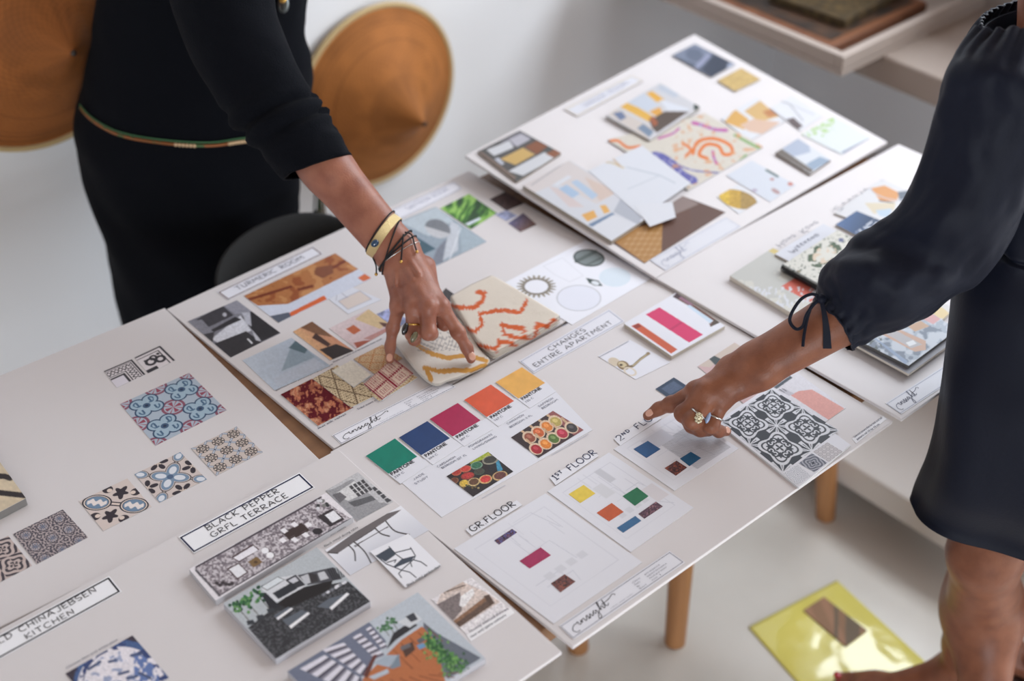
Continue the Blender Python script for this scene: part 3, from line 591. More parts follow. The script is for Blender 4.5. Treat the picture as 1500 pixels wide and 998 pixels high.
sheet('photo_print', p, bdC, C_, .0006, label='misty pale blue photo of a bathroom')
q = [(429, 486), (457, 471), (518, 514), (484, 528)]; p = Pic(q).grad((214, 170, 128), (196, 140, 110), 1, .2); P2([(300, 150), (400, 100), (530, 220), (420, 200)], (120, 84, 62)); P2([(385, 225), (410, 190), (520, 270), (500, 290)], (70, 48, 44)); P2([(440, 310), (560, 270), (690, 320), (545, 385)], (52, 42, 42)); p.blur(2).grain(.1, .5)
sheet('photo_print', p, bdC, C_, .0006, label='photo of a terracotta room with a dark sofa')
q = [(482, 481), (540, 453), (577, 480), (522, 511)]; p = Pic(q).grad((214, 198, 200), (200, 176, 178), .4, .8); P2([(700, 90), (800, 15), (945, 115), (880, 160)], (206, 180, 140)); P2([(635, 160), (690, 130), (745, 170), (690, 200)], (180, 94, 58)); P2([(690, 260), (760, 245), (850, 240), (720, 305)], (160, 84, 64)); P2([(870, 110), (940, 120), (930, 150), (900, 140)], (90, 56, 48)); P2([(760, 230), (930, 150), (940, 190), (820, 240)], (180, 132, 126)); p.blur(2).grain(.06, .5)
sheet('photo_print', p, bdC, C_, .0006, label='photo of a white bed under a small orange picture')
sheet('photo_print', Pic([(552, 460), (570, 452), (600, 470), (580, 482)], (150, 156, 196)).grain(.4, .2), bdC, C_, .0005)
caption(C_, bdC, [('Bathroom walls polished pale grey cement', (404, 573), (488, 534), .0034), ('Walls turmeric and terracotta lime wash', (488, 532), (560, 497), .0034), ('Ikat silk velvet', (466, 629), (508, 607), .0034), ('Tribal weave cotton and linen mix', (524, 601), (586, 569), .0034)], dz=.0004)
# fabric swatches glued in a row
def weave(q, base, inks, n, dots, seed, key=False):
    """nested lozenges (or square keys) made of separate stitches"""
    p = Pic(q, base, 2.0); u = np.abs(((p.S*n) % 1)-.5)*2; v = np.abs(((p.T*n) % 1)-.5)*2
    d = np.maximum(u, v) if key else u+v
    stitch = ((p.S*dots) % 1 < .62) & ((p.T*dots) % 1 < .62)
    p.put((np.floor(d*6) % 2 == 0) & stitch, inks[0]); p.put((d > (.86 if key else .9)) & (d < (1.0 if key else 1.1)) & ((p.S*dots) % 1 < .8), inks[1]); p.put((d < .25) & stitch, inks[1])
    return p.grain(.14, 1.2, seed)
p = Pic([(411, 578), (457, 555), (518, 597), (466, 624)], (98, 34, 42)); n = fbm(p.X*.09, p.Y*.13, 31); p.put(n > .52, (160, 96, 76)); p.put((n > .62), (198, 142, 112)); p.put(fbm(p.X*.3, p.Y*.12, 5) > .66, (190, 120, 92)); p.grain(.2, .9)
sheet('fabric_swatch', p, bdC, C_, .0012, m='cloth_print', label='deep red velvet swatch with pale leaf figures')
sheet('fabric_swatch', weave([(518, 526), (560, 505), (590, 525), (548, 548)], (206, 180, 146), [(172, 104, 58), (190, 128, 80)], 2, 16, 2), bdC, C_, .001, m='cloth_print', label='tan zigzag woven swatch')
sheet('fabric_swatch', weave([(458, 555), (494, 535), (556, 577), (514, 597)], (216, 198, 166), [(112, 84, 62), (84, 58, 44)], 2, 18, 3), bdC, C_, .0016, m='cloth_print', label='brown and cream lozenge woven swatch')
sheet('fabric_swatch', weave([(540, 576), (588, 541), (612, 553), (556, 588)], (224, 206, 174), [(150, 108, 66), (170, 130, 86)], 2, 16, 6), bdC, C_, .0018, m='cloth_print', label='cream dotted woven swatch')
sheet('fabric_swatch', weave([(533, 563), (576, 524), (606, 547), (560, 586)], (226, 204, 188), [(164, 42, 72), (150, 24, 58)], 2, 17, 4, True), bdC, C_, .0024, m='cloth_print', label='crimson key pattern woven swatch')
sheet('fabric_swatch', Pic([(486, 543), (515, 528), (543, 549), (518, 567)], (226, 220, 208)).grain(.07, .6), bdC, C_, .003, m='cloth_print', label='plain ivory velvet swatch')
logo_label(C_, bdC, [(486, 638), (648, 556), (668, 567), (500, 651)])
# upper right of the same board
z33 = lambda x, y: (500+x*.2004, 280+y*.2004); P33 = lambda pts, c: p.poly([z33(*a) for a in pts], c)
q = [(572, 308), (665, 266), (678, 276), (586, 322)]
title_label(C_, bdC, q, [('SAFFRON ROOM', .2, .85, .62)], frame='ink_grey', ink='ink_pale', w=.0007, fw=.001, cap=.36, label='grey-edged title label half hidden by the bracelets')
q = [(584, 325), (638, 303), (713, 354), (630, 394)]; p = Pic(q, (150, 164, 178)); P33([(430, 230), (690, 120), (820, 215), (640, 330)], (186, 198, 208)); P33([(490, 290), (545, 330), (690, 420), (600, 460)], (62, 92, 108)); P33([(650, 545), (700, 420), (780, 335), (800, 400), (740, 520)], (122, 128, 142)); P33([(800, 220), (860, 250), (850, 430), (740, 510), (760, 400)], (196, 202, 212)); P33([(860, 250), (1060, 370), (880, 450)], (164, 180, 192)); p.ell(*z33(705, 275), 19, 13, (196, 198, 204), 20); m = p.ellm(*z33(705, 275), 19, 13, 20); p.put((m < 1) & (p.Y-p.X*.3 < 280+275*.2-.3*641+2), (120, 124, 132)); p.line([z33(870, 270), z33(790, 500)], 1.4, (226, 230, 236)); p.blur(2).grain(.05, .4)
sheet('photo_print', p, bdC, C_, .0009, label='cool blue photo of a corridor with a round lamp')
q = [(645, 305), (687, 284), (728, 312), (690, 336)]; p = Pic(q, (62, 112, 44)); n = fbm(p.X*.2+p.Y*.12, p.Y*.05-p.X*.05, 14); p.put(n > .5, (104, 160, 62)); p.put(n > .62, (150, 196, 98)); p.put(n < .36, (34, 70, 32)); P33([(900, 240), (1010, 190), (1020, 205), (930, 250)], (214, 222, 236)); P33([(940, 260), (1020, 250), (990, 285)], (34, 58, 50)); p.blur(2); sheet('photo_print', p, bdC, C_, .0006, label='photo of bright green leaves')
sheet('photo_print', Pic([(717, 292), (740, 281), (768, 298), (742, 309)], (72, 54, 54)).grain(.3, .3), bdC, C_, .0006, label='small dark brown leather print')
p = Pic([(744, 327), (766.5, 312), (786.5, 329), (762.5, 340)]).grad((96, 96, 140), (96, 66, 60), .3, .9).grain(.2, .3); sheet('photo_print', p, bdC, C_, .0006, label='small violet and brown print')
sheet('photo_print', Pic([(725, 314), (742, 308), (758, 316), (742, 324)], (150, 156, 190)).grain(.3, .3), bdC, C_, .0005)
sheet('photo_print', Pic([(648, 428), (653, 422), (672, 436), (656, 443)], (66, 62, 64)).grain(.2, .4), bdC, C_, .0005)
q = [(738, 415), (858, 352), (958, 406), (838, 476)]; p = Pic(q, (233, 235, 245)); z4 = lambda x, y: (700+x*.2004, 340+y*.2004)
p.ell(*z4(812, 190), 23, 12.6, (52, 62, 62), 6); p.ell(*z4(812, 190), 20.5, 10.8, (124, 134, 136), 6); p.line([z4(720, 215), z4(860, 145)], 5, (90, 100, 100)); p.line([z4(790, 245), z4(900, 190)], 3, (96, 106, 106)); e = p.ellm(*z4(812, 190), 23, 12.6, 6); p.put((e < 1) & (e > .8), (50, 60, 60))
a = np.arctan2((p.Y-z4(430, 398)[1])/16.5, (p.X-z4(430, 398)[0])/29.5); e = np.sqrt(p.ellm(*z4(430, 398), 29.5, 16.8)); p.put((e < .86+.14*np.cos(22*a)) & (e > .58), (146, 138, 126)); p.put((e < .66) & (e > .58), (120, 112, 104))
p.ell(*z4(738, 482), 32.5, 19, (186, 188, 196)); p.ell(*z4(738, 482), 31, 18, (226, 229, 242)); p.poly([z4(*b) for b in [(790, 335), (880, 355), (912, 395), (850, 392), (812, 372)]], (60, 76, 74)); p.ell(*z4(858, 373), 6, 3, (222, 228, 236), 15); p.ell(*z4(1000, 330), 23, 14, (214, 226, 238)); p.line([z4(480, 250), z4(620, 190), z4(770, 320), z4(670, 365), z4(560, 310), z4(480, 250)], 1, (218, 220, 230))
sheet('photo_print', p, bdC, C_, .0006, label='white sheet printed with round, sunburst and oval mirrors')
caption(C_, bdC, [('Mirrors with brass and black frames', (825, 479), (890, 442), .0034)], dz=.0004, m='ink_pale')
# ---- board with colour cards and plans
logo_label(Dd, bdD, [(819, 917), (980.5, 807.5), (1003.5, 824), (840, 937)], dz=.0009)
q = [(580, 700), (797, 556), (868, 630), (647, 758)]
backing = sheet('backing_sheet', Pic(q, (231, 232, 241), .5), bdD, Dd, .0005, label='large pale paper sheet under the colour cards')
hand = [('JADE', (606, 704), (622, 694.5)), ('STUDY', (609, 710), (628, 699)), ('CARDAMOM', (642, 685), (668, 670)), ('BEDROOM 1ST FL', (648, 687), (684, 667)), ('POMEGRANATE', (688, 656), (722, 637)), ('LIVING/DINING', (694, 659), (728, 640)), ('CINNAMON', (744, 622), (768, 608.5)), ('BEDROOM 2 FL', (748, 627), (780, 609)), ('SAFFRON', (790, 596.5), (811, 584)), ('BEDROOM', (795, 599.5), (818, 586))]
for i in range(0, 10, 2): words_on(backing, bdD, [(t, a, b, .0032) for t, a, b in hand[i:i+2]], .0009, 'ink_grey', .0005, name='handwriting')
cards = [('deep green', (10, 128, 108), [(536, 668), (578.5, 642.5), (611, 669), (569, 694)], [(586.5, 709), (630, 680)], '339 C', [(574.5, 697), (607.5, 677)]),
 ('dark blue', (38, 66, 116), [(584.5, 641), (626, 617), (659, 642), (617, 667)], [(634, 681), (678, 653)], '294 C', [(624.5, 670), (655.5, 651)]),
 ('crimson', (174, 38, 84), [(629.5, 614), (670.5, 590.5), (704, 616), (663, 639.5)], [(680, 654), (722, 629)], '207 C', [(670.5, 642.5), (701.5, 624)]),
 ('orange', (222, 92, 58), [(680, 586), (719, 563.5), (753, 587.5), (713, 611)], [(730, 625), (772, 599)], '167 C', [(720.5, 613.5), (750, 596)]),
 ('golden yellow', (238, 180, 92), [(726, 560), (764.5, 538), (798.5, 561), (759.5, 584)], [(776, 598), (815, 573.5)], '135 C', [(766, 586.5), (794, 569.5)])]
for nm, c, s, b, num, tx in cards:
    cq = [s[0], s[1], b[1], b[0]]; ca = sheet('colour_card', Pic(cq, (232, 233, 242), .7), bdD, Dd, .0011, label='white colour card with a %s square' % nm)
    sheet('colour_square', Pic(s, c, 1.0).grain(.05, .12, 3), bdD, ca, .0013, th=.0002, edge=c, label='%s square' % nm)
    a, e = tx; d = (6, 5.2)
    words_on(ca, bdD, [('PANTONE', a, e, .0058)], .0014, 'ink', hand=False, bold=.02, name='bold_lettering')
    f0 = (a[0]+4.4, a[1]+4.0); f1 = lerp(f0, (e[0]+4.4, e[1]+4.0), .42); words_on(ca, bdD, [(num, f0, f1, .0036)], .0014, 'ink_grey', hand=False, name='colour_number')
zs = lambda x, y: (640+x*.2004, 580+y*.2004)
q = [(654, 698), (715, 662), (752, 691), (693, 728)]; p = Pic(q, (46, 38, 40), 1.8); PS = lambda pts, c: p.poly([zs(*a) for a in pts], c)
PS([(255, 480), (375, 410), (400, 440), (240, 500)], (186, 186, 84)); PS([(240, 500), (300, 440), (380, 410), (330, 470)], (160, 176, 60)); PS([(355, 470), (440, 450), (480, 540), (455, 560)], (64, 142, 176)); PS([(365, 500), (430, 480), (440, 545), (390, 560)], (40, 40, 44))
for x, y, rx, ry, c, c2 in ((390, 470, 60, 32, (150, 146, 130), (64, 62, 58)), (290, 510, 45, 28, (120, 150, 130), (60, 112, 84)), (310, 555, 40, 24, (70, 84, 72), (74, 70, 62)), (210, 535, 42, 24, (196, 110, 84), (206, 70, 62)), (145, 560, 36, 24, (190, 96, 70), (170, 56, 50)), (225, 585, 50, 26, (150, 60, 48), (186, 62, 60)), (200, 640, 36, 26, (196, 166, 92), (222, 186, 76)), (270, 630, 44, 30, (206, 180, 130), (104, 72, 52)), (355, 610, 48, 32, (214, 176, 120), (206, 66, 64)), (460, 585, 56, 34, (200, 170, 122), (110, 66, 62)), (130, 620, 30, 22, (150, 104, 72), (110, 60, 46))):
    p.ell(*zs(x, y), rx*.2, ry*.2, c, -12); p.ell(*zs(x, y-2), rx*.16, ry*.155, c2, -12)
for i in range(8): p.ell(*zs(150+i*22, 665+random.uniform(-12, 12)), 1.6, 1.4, random.choice([(120, 100, 60), (170, 150, 100), (70, 80, 50)]))
p.grain(.25, .8); sheet('photo_print', p, bdD, backing, .0011, th=.0006, label='photo of painted bowls full of spices')
q = [(748.5, 641), (810, 602), (855, 630), (789, 671)]; p = Pic(q, (66, 48, 50), 1.8); PS([(790, 140), (850, 110), (1072, 250), (1000, 290), (900, 200)], (150, 88, 88)); PS([(542, 305), (700, 205), (850, 330), (742, 455)], (58, 44, 46))
for k, (x, y, c) in enumerate(((680, 305, (150, 82, 62)), (743, 268, (204, 100, 54)), (805, 225, (222, 132, 56)), (868, 190, (190, 170, 96)), (728, 390, (168, 34, 48)), (795, 352, (226, 134, 50)), (853, 312, (92, 118, 56)), (915, 275, (184, 52, 74)), (985, 235, (64, 60, 60)))):
    hx, hy = (x-50, y-48) if k < 4 else (x-48, y-60); p.line([zs(hx-24, hy-10), zs(x-20, y-20)], 3.2, (206, 172, 138)); p.ell(*zs(x-3, y-3), 10.6, 8.2, (224, 198, 172), 24); p.ell(*zs(x, y), 8.4, 6.2, c, 24); p.ell(*zs(x-6, y-8), 4, 2.4, tuple(min(255, v+34) for v in c), 20)
p.grain(.16, .9); sheet('photo_print', p, bdD, backing, .0011, th=.0006, label='photo of wooden spoons of coloured spices')
for r in (((808, 667), (862, 636)), ((706, 730), (740, 711))): rules_on(backing, bdD, [r], .0008, .0006, 'ink_pale')
# title
q = [(760, 529), (892, 453), (915.5, 471), (782, 547)]
title_label(Dd, bdD, q, [('CHANGES', .288, .68, .40), ('ENTIRE APARTMENT', .065, .912, .77)], frame='ink_pale', ink='ink', w=.0008, fw=.0010, label='white title label reading CHANGES ENTIRE APARTMENT')
# three plans
def plan(q, tag, text, tb, patches, seed, hatch=None, label=None):
    p = Pic(q, (230, 231, 240), .9); rs = random.Random(seed); k = (206, 208, 220)
    for i in range(5): u0, v0 = rs.uniform(.12, .7), rs.uniform(.08, .75); p.line([p_ for p_ in (inq(q, u0, v0), inq(q, min(.9, u0+rs.uniform(.1, .3)), v0), inq(q, min(.9, u0+.25), min(.88, v0+rs.uniform(.1, .3))))], .9, k)
    for i in range(9):
        u0, v0 = rs.uniform(.4, .85), rs.uniform(.05, .4); p.line([inq(q, u0, v0), inq(q, u0, v0+.16)], .8, (212, 213, 224))
    p.line([inq(q, .12, .1), inq(q, .88, .1), inq(q, .88, .86), inq(q, .12, .86), inq(q, .12, .1)], .9, (214, 215, 226))
    for i in range(4): p.rect(.3+.12*i, .62, .38+.12*i, .68, (218, 219, 228))
    if seed == 2: p.rect(.62, .1, .72, .3, (206, 207, 216)); p.rect(.4, .25, .55, .42, (218, 219, 226)); p.rect(.78, .55, .96, .75, (222, 218, 224))
    if hatch: m = (p.S > hatch[0]) & (p.T > hatch[1]) & (p.S < hatch[2]) & (p.T < hatch[3]); p.put(m & (np.sin((p.X-p.Y*.2)*3.0) > 0), (150, 152, 164)); p.rect(.3, .12, .62, .34, (208, 210, 222))
    o = sheet('plan_sheet', p, bdD, Dd, .0008, label=label)
    t = sheet('heading_strip', Pic(tag, (234, 235, 243), .6), bdD, o, .0012, th=.0005)
    words_on(t, bdD, [(text, tb[0], tb[1], .0098)], .0015, 'ink_navy' if seed != 1 else 'ink', .0012)
    for nm, c, pq, kind in patches:
        s = Pic(pq, c, 1.6)
        if kind: n = fbm(s.X*.55, s.Y*.55, seed+3); s.put(n > .54, kind); s.put(fbm(s.X*.6, s.Y*.6, 9) > .62, (60, 40, 40)); s.grain(.3, .8)
        else: s.grain(.05, .2)
        sheet('colour_patch', s, bdD, o, .0011, th=.0003, edge=c, label=nm)
    return o
plan([(665, 804), (799, 723), (941, 824), (811, 914)], [(682, 776), (757, 733), (765, 740), (691, 785)], 'GR.FLOOR', ((693, 779.5), (756, 740)),
 [('blue and rust patterned patch', (96, 92, 150), [(724, 792), (750, 775), (757.5, 780), (731, 798)], (110, 70, 80)), ('crimson patch', (168, 46, 92), [(761, 822), (792, 802), (807, 813.5), (776, 833)], None), ('brown patterned patch', (104, 66, 66), [(807, 855), (827, 841.5), (843, 852), (821, 868)], (140, 80, 66))], 1, label='white floor plan sheet headed GR FLOOR')
plan([(802, 720), (892, 663), (1016, 744), (924, 809)], [(805, 700), (868, 661), (877, 668), (814, 711)], '1st FLOOR', ((815, 703.5), (875, 664)),
 [('yellow patch', (234, 206, 82), [(833, 724), (855, 710.5), (872, 723), (850, 737)], None), ('rust orange patch', (198, 92, 52), [(874, 751.5), (896, 737), (913.5, 750), (892, 764)], None), ('green patch', (30, 112, 74), [(912, 727), (933, 714), (950, 727), (930, 741)], None), ('dark violet patterned patch', (86, 56, 76), [(935, 753), (961, 735), (971, 742), (944, 760)], (140, 100, 110)), ('blue patch', (58, 106, 150), [(903.5, 773.5), (930.5, 756), (939.5, 763), (913, 780.5)], None)], 2, label='white floor plan sheet headed 1ST FLOOR')
plan([(899, 658), (994, 600), (1082, 657), (988, 719)], [(899, 643), (960, 605), (969, 613), (909, 653)], '2nd FLOOR', ((909, 646), (976, 602)),
 [('blue patch', (34, 86, 140), [(928, 658), (949, 646), (967.5, 658), (947, 671)], None), ('blue patch', (40, 92, 130), [(996, 672), (1012, 662), (1027, 671), (1010, 683)], None), ('dark brown patterned patch', (84, 50, 54), [(973.5, 686), (991, 675), (1006.5, 685), (990, 697)], (140, 76, 60))], 3, hatch=(.42, .3, .95, .92), label='white floor plan sheet headed 2ND FLOOR')
# pictures at the far side
z5 = lambda x, y: (880+x*.2004, 400+y*.2004)
q = [(914, 474), (990, 429), (1062, 477.5), (984, 522)]; p = Pic(q, (232, 233, 243)); P5 = lambda pts, c: p.poly([z5(*a) for a in pts], c)
P5([(225, 388), (280, 365), (560, 558), (515, 588)], (204, 96, 66)); P5([(235, 390), (275, 370), (300, 388), (262, 410)], (150, 60, 50)); P5([(330, 305), (430, 252), (745, 450), (645, 508)], (216, 62, 112)); P5([(500, 410), (585, 355), (600, 365), (515, 420)], (196, 52, 100)); P5([(525, 175), (555, 145), (890, 352), (800, 395), (790, 370), (820, 350), (640, 240)], (110, 76, 66)); P5([(550, 170), (600, 165), (700, 230), (650, 240)], (150, 110, 130)); P5([(525, 175), (555, 148), (590, 170), (560, 195)], (74, 56, 62)); P5([(820, 350), (850, 325), (890, 352), (800, 395)], (86, 74, 66)); P5([(625, 240), (650, 235), (815, 345), (800, 370)], (204, 222, 240))
sheet('photo_print', p, bdD, Dd, .006, edge=(214, 205, 190), label='mounted picture of pink, orange and brown stripes on foam')
q = [(876, 522), (923, 498), (982, 531), (931, 556)]; p = Pic(q, (233, 234, 244)); p.ell(*z5(100, 650), 9, 6, (214, 200, 180), 20); p.ell(*z5(165, 675), 9, 6.4, (140, 116, 84), 20); p.ell(*z5(160, 670), 6.4, 4, (212, 196, 160), 20); p.ell(*z5(150, 672), 2.4, 1.6, (74, 58, 44)); p.line([z5(185, 690), z5(235, 680), z5(290, 630), z5(340, 595)], 3.6, (130, 112, 88)); p.line([z5(235, 678), z5(340, 593)], 1.2, (206, 190, 150)); p.ell(*z5(345, 590), 3, 2.2, (150, 130, 100)); p.ring(*z5(215, 720), 10, 6, (226, 214, 196), .3, 20)
sheet('photo_print', p, bdD, Dd, .0006, label='cut-out picture of a brass door handle'); rules_on(Dd, bdD, [((877, 523.5), (921, 500))], .0012, .0007, 'ink_grey')
p = Pic([(960, 570), (987, 553), (1009, 567), (979, 583)], (48, 66, 90)); p.rect(.2, .2, .84, .84, (82, 98, 126)); p.grain(.1, .8); sheet('photo_print', p, bdD, Dd, .0008, label='navy blue swatch with a lighter blue inner square')
q = [(1022, 537), (1076, 502), (1152, 547), (1090, 592)]; p = Pic(q, (206, 176, 178)); P5([(720, 680), (970, 515), (1030, 530), (800, 690)], (206, 192, 182)); P5([(790, 625), (830, 605), (900, 640), (840, 675)], (70, 80, 84)); P5([(1180, 700), (1240, 670), (1345, 740), (1190, 830)], (206, 180, 196)); P5([(1120, 820), (1180, 850), (1150, 870), (1100, 850)], (96, 104, 112)); P5([(1240, 700), (1260, 690), (1310, 715), (1300, 725)], (90, 92, 100)); P5([(1265, 740), (1280, 725), (1310, 750), (1290, 760)], (236, 236, 240)); p.blur(1)
sheet('photo_print', p, bdD, Dd, .0007, label='blush pink picture under the pointing hand')
zt = lambda x, y: (1040+x*.2004, 540+y*.2004)
q = [(1112, 572), (1161, 541), (1239, 598), (1196, 627)]; p = Pic(q, (224, 222, 230)); p.poly([zt(*a) for a in [(590, 195), (650, 165), (745, 155), (980, 292), (870, 378)]], (222, 160, 152)); p.poly([zt(*a) for a in [(468, 138), (585, 55), (605, 68), (490, 150)]], (74, 82, 92)); p.poly([zt(*a) for a in [(500, 160), (540, 145), (620, 185), (580, 200)]], (196, 194, 204)); p.line([zt(508, 152), zt(545, 175)], 1, (70, 72, 80)); p.line([zt(530, 148), zt(560, 166)], 1, (70, 72, 80)); p.grain(.04, .5)
sheet('photo_print', p, bdD, Dd, .0006, label='blush pink paint picture beyond the large tile print')
# the large tile sheet, its tile picture and three small ones
q = [(1050, 618), (1128, 565), (1246, 652), (1170, 714)]; ts = sheet('tile_sheet', Pic(q, (230, 231, 240), .5), bdD, Dd, .003, th=.003, label='white sheet with a large black and white scroll tile picture')
tq = [(1057, 618), (1130, 570), (1229, 630.5), (1147, 692)]
p = Pic(tq, n=1.9, cap=260).func(tile_scroll); sheet('tile_print', p, bdD, ts, .0032, th=.0002, label='black and white scroll tile picture')
sheet('tile_print', Pic([(1147.5, 694), (1168, 680.5), (1188, 697), (1169, 711)], n=2.2).func(tile_line), bdD, ts, .0032, th=.0002, label='small white tile picture with fine grey lines')
sheet('tile_print', Pic([(1170, 679), (1189, 664), (1212, 678), (1193, 692)], n=2.2).func(tile_small), bdD, ts, .0032, th=.0002, label='small dark grey tile picture')
sheet('tile_print', Pic([(1191, 662), (1212, 648), (1235, 662), (1214, 677)], n=2.2).func(tile_grey), bdD, ts, .0032, th=.0002, label='small pale grey tile picture')
caption(Dd, bdD, [('Selected cement tiles for bath and hall', (1252, 641.5), (1293, 612.5), .0034), ('pattern ref 10 by 10 cm', (1256, 645), (1289, 622), .0034)], paper=[(1248, 643), (1294, 610), (1299, 614), (1254, 650)])

# ---- tilted board
z6 = lambda x, y: (680+x*.2204, 180+y*.2204); z9 = lambda x, y: (980+x*.2204, 40+y*.2204); z8 = lambda x, y: (680+x*.2204, 40+y*.2204); z77 = lambda x, y: (1000+x*.2667, 180+y*.2667)
q = [(825.5, 160), (925, 110.5), (943, 118), (846, 171)]
title_label(E_, bdE, q, [('GINGER ROOM', .2, .85, .64)], frame='ink_gold', ink='ink_pale', w=.0008, fw=.0012, cap=.36, label='white title label with a thin gold edge')
q = [(984, 81), (1018, 64), (1077, 94), (1042, 113)]; p = Pic(q, (92, 102, 122)); p.poly([z9(*a) for a in [(20, 185), (170, 105), (280, 170), (220, 260)]], (128, 138, 160)); p.ell(*z9(170, 185), 13, 9, (104, 114, 136), 15); p.line([z9(190, 260), z9(260, 190)], 7, (156, 162, 190)); p.poly([z9(*a) for a in [(220, 280), (300, 180), (400, 225), (375, 290), (280, 330)]], (64, 72, 90)); p.poly([z9(*a) for a in [(390, 240), (440, 245), (380, 275)]], (180, 190, 214)); p.blur(2); sheet('photo_print', p, bdE, E_, .0006, label='dark blue-grey bedroom photo in the top corner')
sheet('fabric_swatch', Pic([(1050.5, 118), (1086, 99.5), (1114.5, 116), (1077, 134)], (216, 188, 132)).grain(.1, .5), bdE, E_, .0012, m='cloth_print', label='gold fabric swatch')
q = [(888, 169), (966.5, 121.5), (1026, 157), (952, 205)]; p = Pic(q, (214, 214, 220)); P8 = lambda pts, c: p.poly([z8(*a) for a in pts], c)
P8([(1020, 520), (1080, 490), (1270, 600), (1230, 630)], (232, 182, 80)); P8([(1210, 440), (1250, 425), (1330, 480), (1280, 500)], (234, 178, 72)); P8([(1230, 560), (1300, 530), (1320, 570), (1290, 600)], (230, 170, 76)); P8([(1080, 500), (1190, 440), (1290, 510), (1220, 560)], (206, 214, 228)); P8([(960, 580), (1010, 540), (1260, 670), (1220, 740)], (216, 206, 200)); P8([(990, 570), (1050, 560), (1080, 600), (1040, 620)], (110, 126, 160)); P8([(1150, 670), (1190, 640), (1260, 690), (1230, 730)], (128, 146, 170)); P8([(1230, 620), (1330, 560), (1490, 560), (1280, 700), (1250, 670)], (92, 78, 70)); P8([(1230, 605), (1260, 590), (1290, 640), (1260, 660)], (170, 96, 62)); P8([(1300, 480), (1490, 540), (1490, 556), (1350, 550)], (226, 230, 240)); P8([(1310, 380), (1440, 440), (1400, 470), (1280, 410)], (196, 204, 218)); p.line([z8(1310, 375), z8(1440, 440)], 1.6, (176, 160, 140)); p.ell(*z9(180, 530), 4, 7, (50, 66, 60)); p.blur(1); sheet('photo_print', p, bdE, E_, .006, edge=(200, 196, 192), label='mounted picture of a yellow room with a grey rug')
q = [(700, 222), (761.5, 191), (822, 224), (757, 266)]; p = Pic(q, (84, 86, 86)); P6 = lambda pts, c: p.poly([z6(*a) for a in pts], c)
P6([(90, 190), (360, 50), (560, 160), (320, 340), (290, 320)], (86, 84, 84)); P6([(240, 130), (370, 60), (450, 100), (320, 160)], (136, 134, 144)); P6([(150, 180), (300, 120), (330, 165), (200, 220)], (220, 222, 228)); P6([(300, 110), (380, 75), (440, 110), (350, 160)], (194, 192, 204)); P6([(240, 240), (390, 165), (470, 210), (340, 280)], (214, 178, 108)); P6([(400, 160), (480, 120), (555, 155), (480, 210)], (142, 86, 56)); P6([(295, 320), (530, 195), (620, 225), (390, 350)], (220, 222, 228)); P6([(540, 205), (600, 175), (645, 205), (600, 235)], (150, 94, 64)); P6([(90, 195), (120, 190), (350, 360), (320, 385)], (128, 110, 100)); P6([(200, 240), (230, 230), (270, 270), (250, 280)], (200, 204, 218)); p.blur(1); sheet('photo_print', p, bdE, E_, .004, edge=(150, 140, 130), label='mounted dark photo of a white sofa and gold cushion')
q = [(890, 205), (1033, 166), (1118, 215), (1008, 279)]; p = Pic(q, (228, 222, 212)); O = (236, 140, 86); K = (206, 110, 180); Vv = (120, 120, 184); Gg = (150, 186, 128)
for c, k, w in (([(1015, 225), (1022, 208), (1045, 203), (1068, 212), (1072, 224), (1060, 226), (1052, 214), (1034, 212), (1024, 226), (1036, 232)], O, 5), ([(1015, 180), (1030, 184), (1048, 190), (1064, 191)], K, 5), ([(1044, 222), (1046, 232), (1050, 240)], K, 4), ([(1076, 198), (1098, 210), (1112, 217)], Gg, 4), ([(890, 208), (905, 206), (920, 216), (938, 214)], O, 4), ([(965, 203), (985, 196), (995, 188)], K, 3), ([(945, 236), (962, 228), (985, 240), (1000, 256), (1016, 264)], Vv, 12), ([(975, 232), (1010, 248), (1040, 252), (1065, 254)], Vv, 2.4), ([(1000, 210), (1012, 219), (1005, 228)], O, 4), ([(940, 240), (962, 252)], (226, 196, 110), 5), ([(1092, 228), (1080, 240)], Gg, 4)):
    p.line([tuple(v) for v in spline(np.array(c, float), 5)], w, k)
n = fbm(p.X*.11, p.Y*.16, 41); rng = (n > .68); p.put(rng & (p.X > 985), (230, 170, 130), .7); p.put((fbm(p.X*.3, p.Y*.3, 8) > .62) & (np.abs(p.c[..., 2]-184) < 8), (176, 176, 214)); p.grain(.03, .6)
sheet('fabric_swatch', p, bdE, E_, .0016, m='cloth_print', label='cream floral fabric with orange, pink and violet figures')
q = [(766, 271.5), (834, 235), (962, 310), (896, 353)]; p = Pic(q, (218, 220, 228)); P6([(390, 415), (690, 250), (1020, 460), (880, 540), (620, 400), (460, 470)], (222, 214, 214)); P6([(800, 360), (1020, 460), (900, 520)], (220, 200, 190)); P6([(560, 420), (640, 440), (800, 560), (700, 560)], (222, 208, 208)); P6([(630, 440), (680, 410), (770, 470), (720, 500)], (176, 200, 228)); P6([(710, 395), (750, 378), (890, 480), (850, 510)], (186, 206, 230)); P6([(590, 410), (690, 350), (720, 360), (620, 420)], (226, 230, 238)); P6([(780, 610), (860, 580), (885, 625), (820, 655)], (232, 176, 96)); P6([(900, 550), (940, 545), (970, 590), (930, 605)], (234, 180, 100)); P6([(825, 675), (985, 595), (1000, 610), (850, 690)], (120, 142, 172)); P6([(850, 690), (990, 610), (1190, 690), (980, 780)], (226, 228, 236)); P6([(990, 590), (1040, 500), (1190, 590), (1160, 680)], (186, 190, 202)); p.line([z6(450, 415), z6(690, 250)], 1, (150, 150, 160)); p.blur(1); sheet('photo_print', p, bdE, E_, .007, edge=(176, 166, 154), label='mounted pale picture of a room with tall windows')
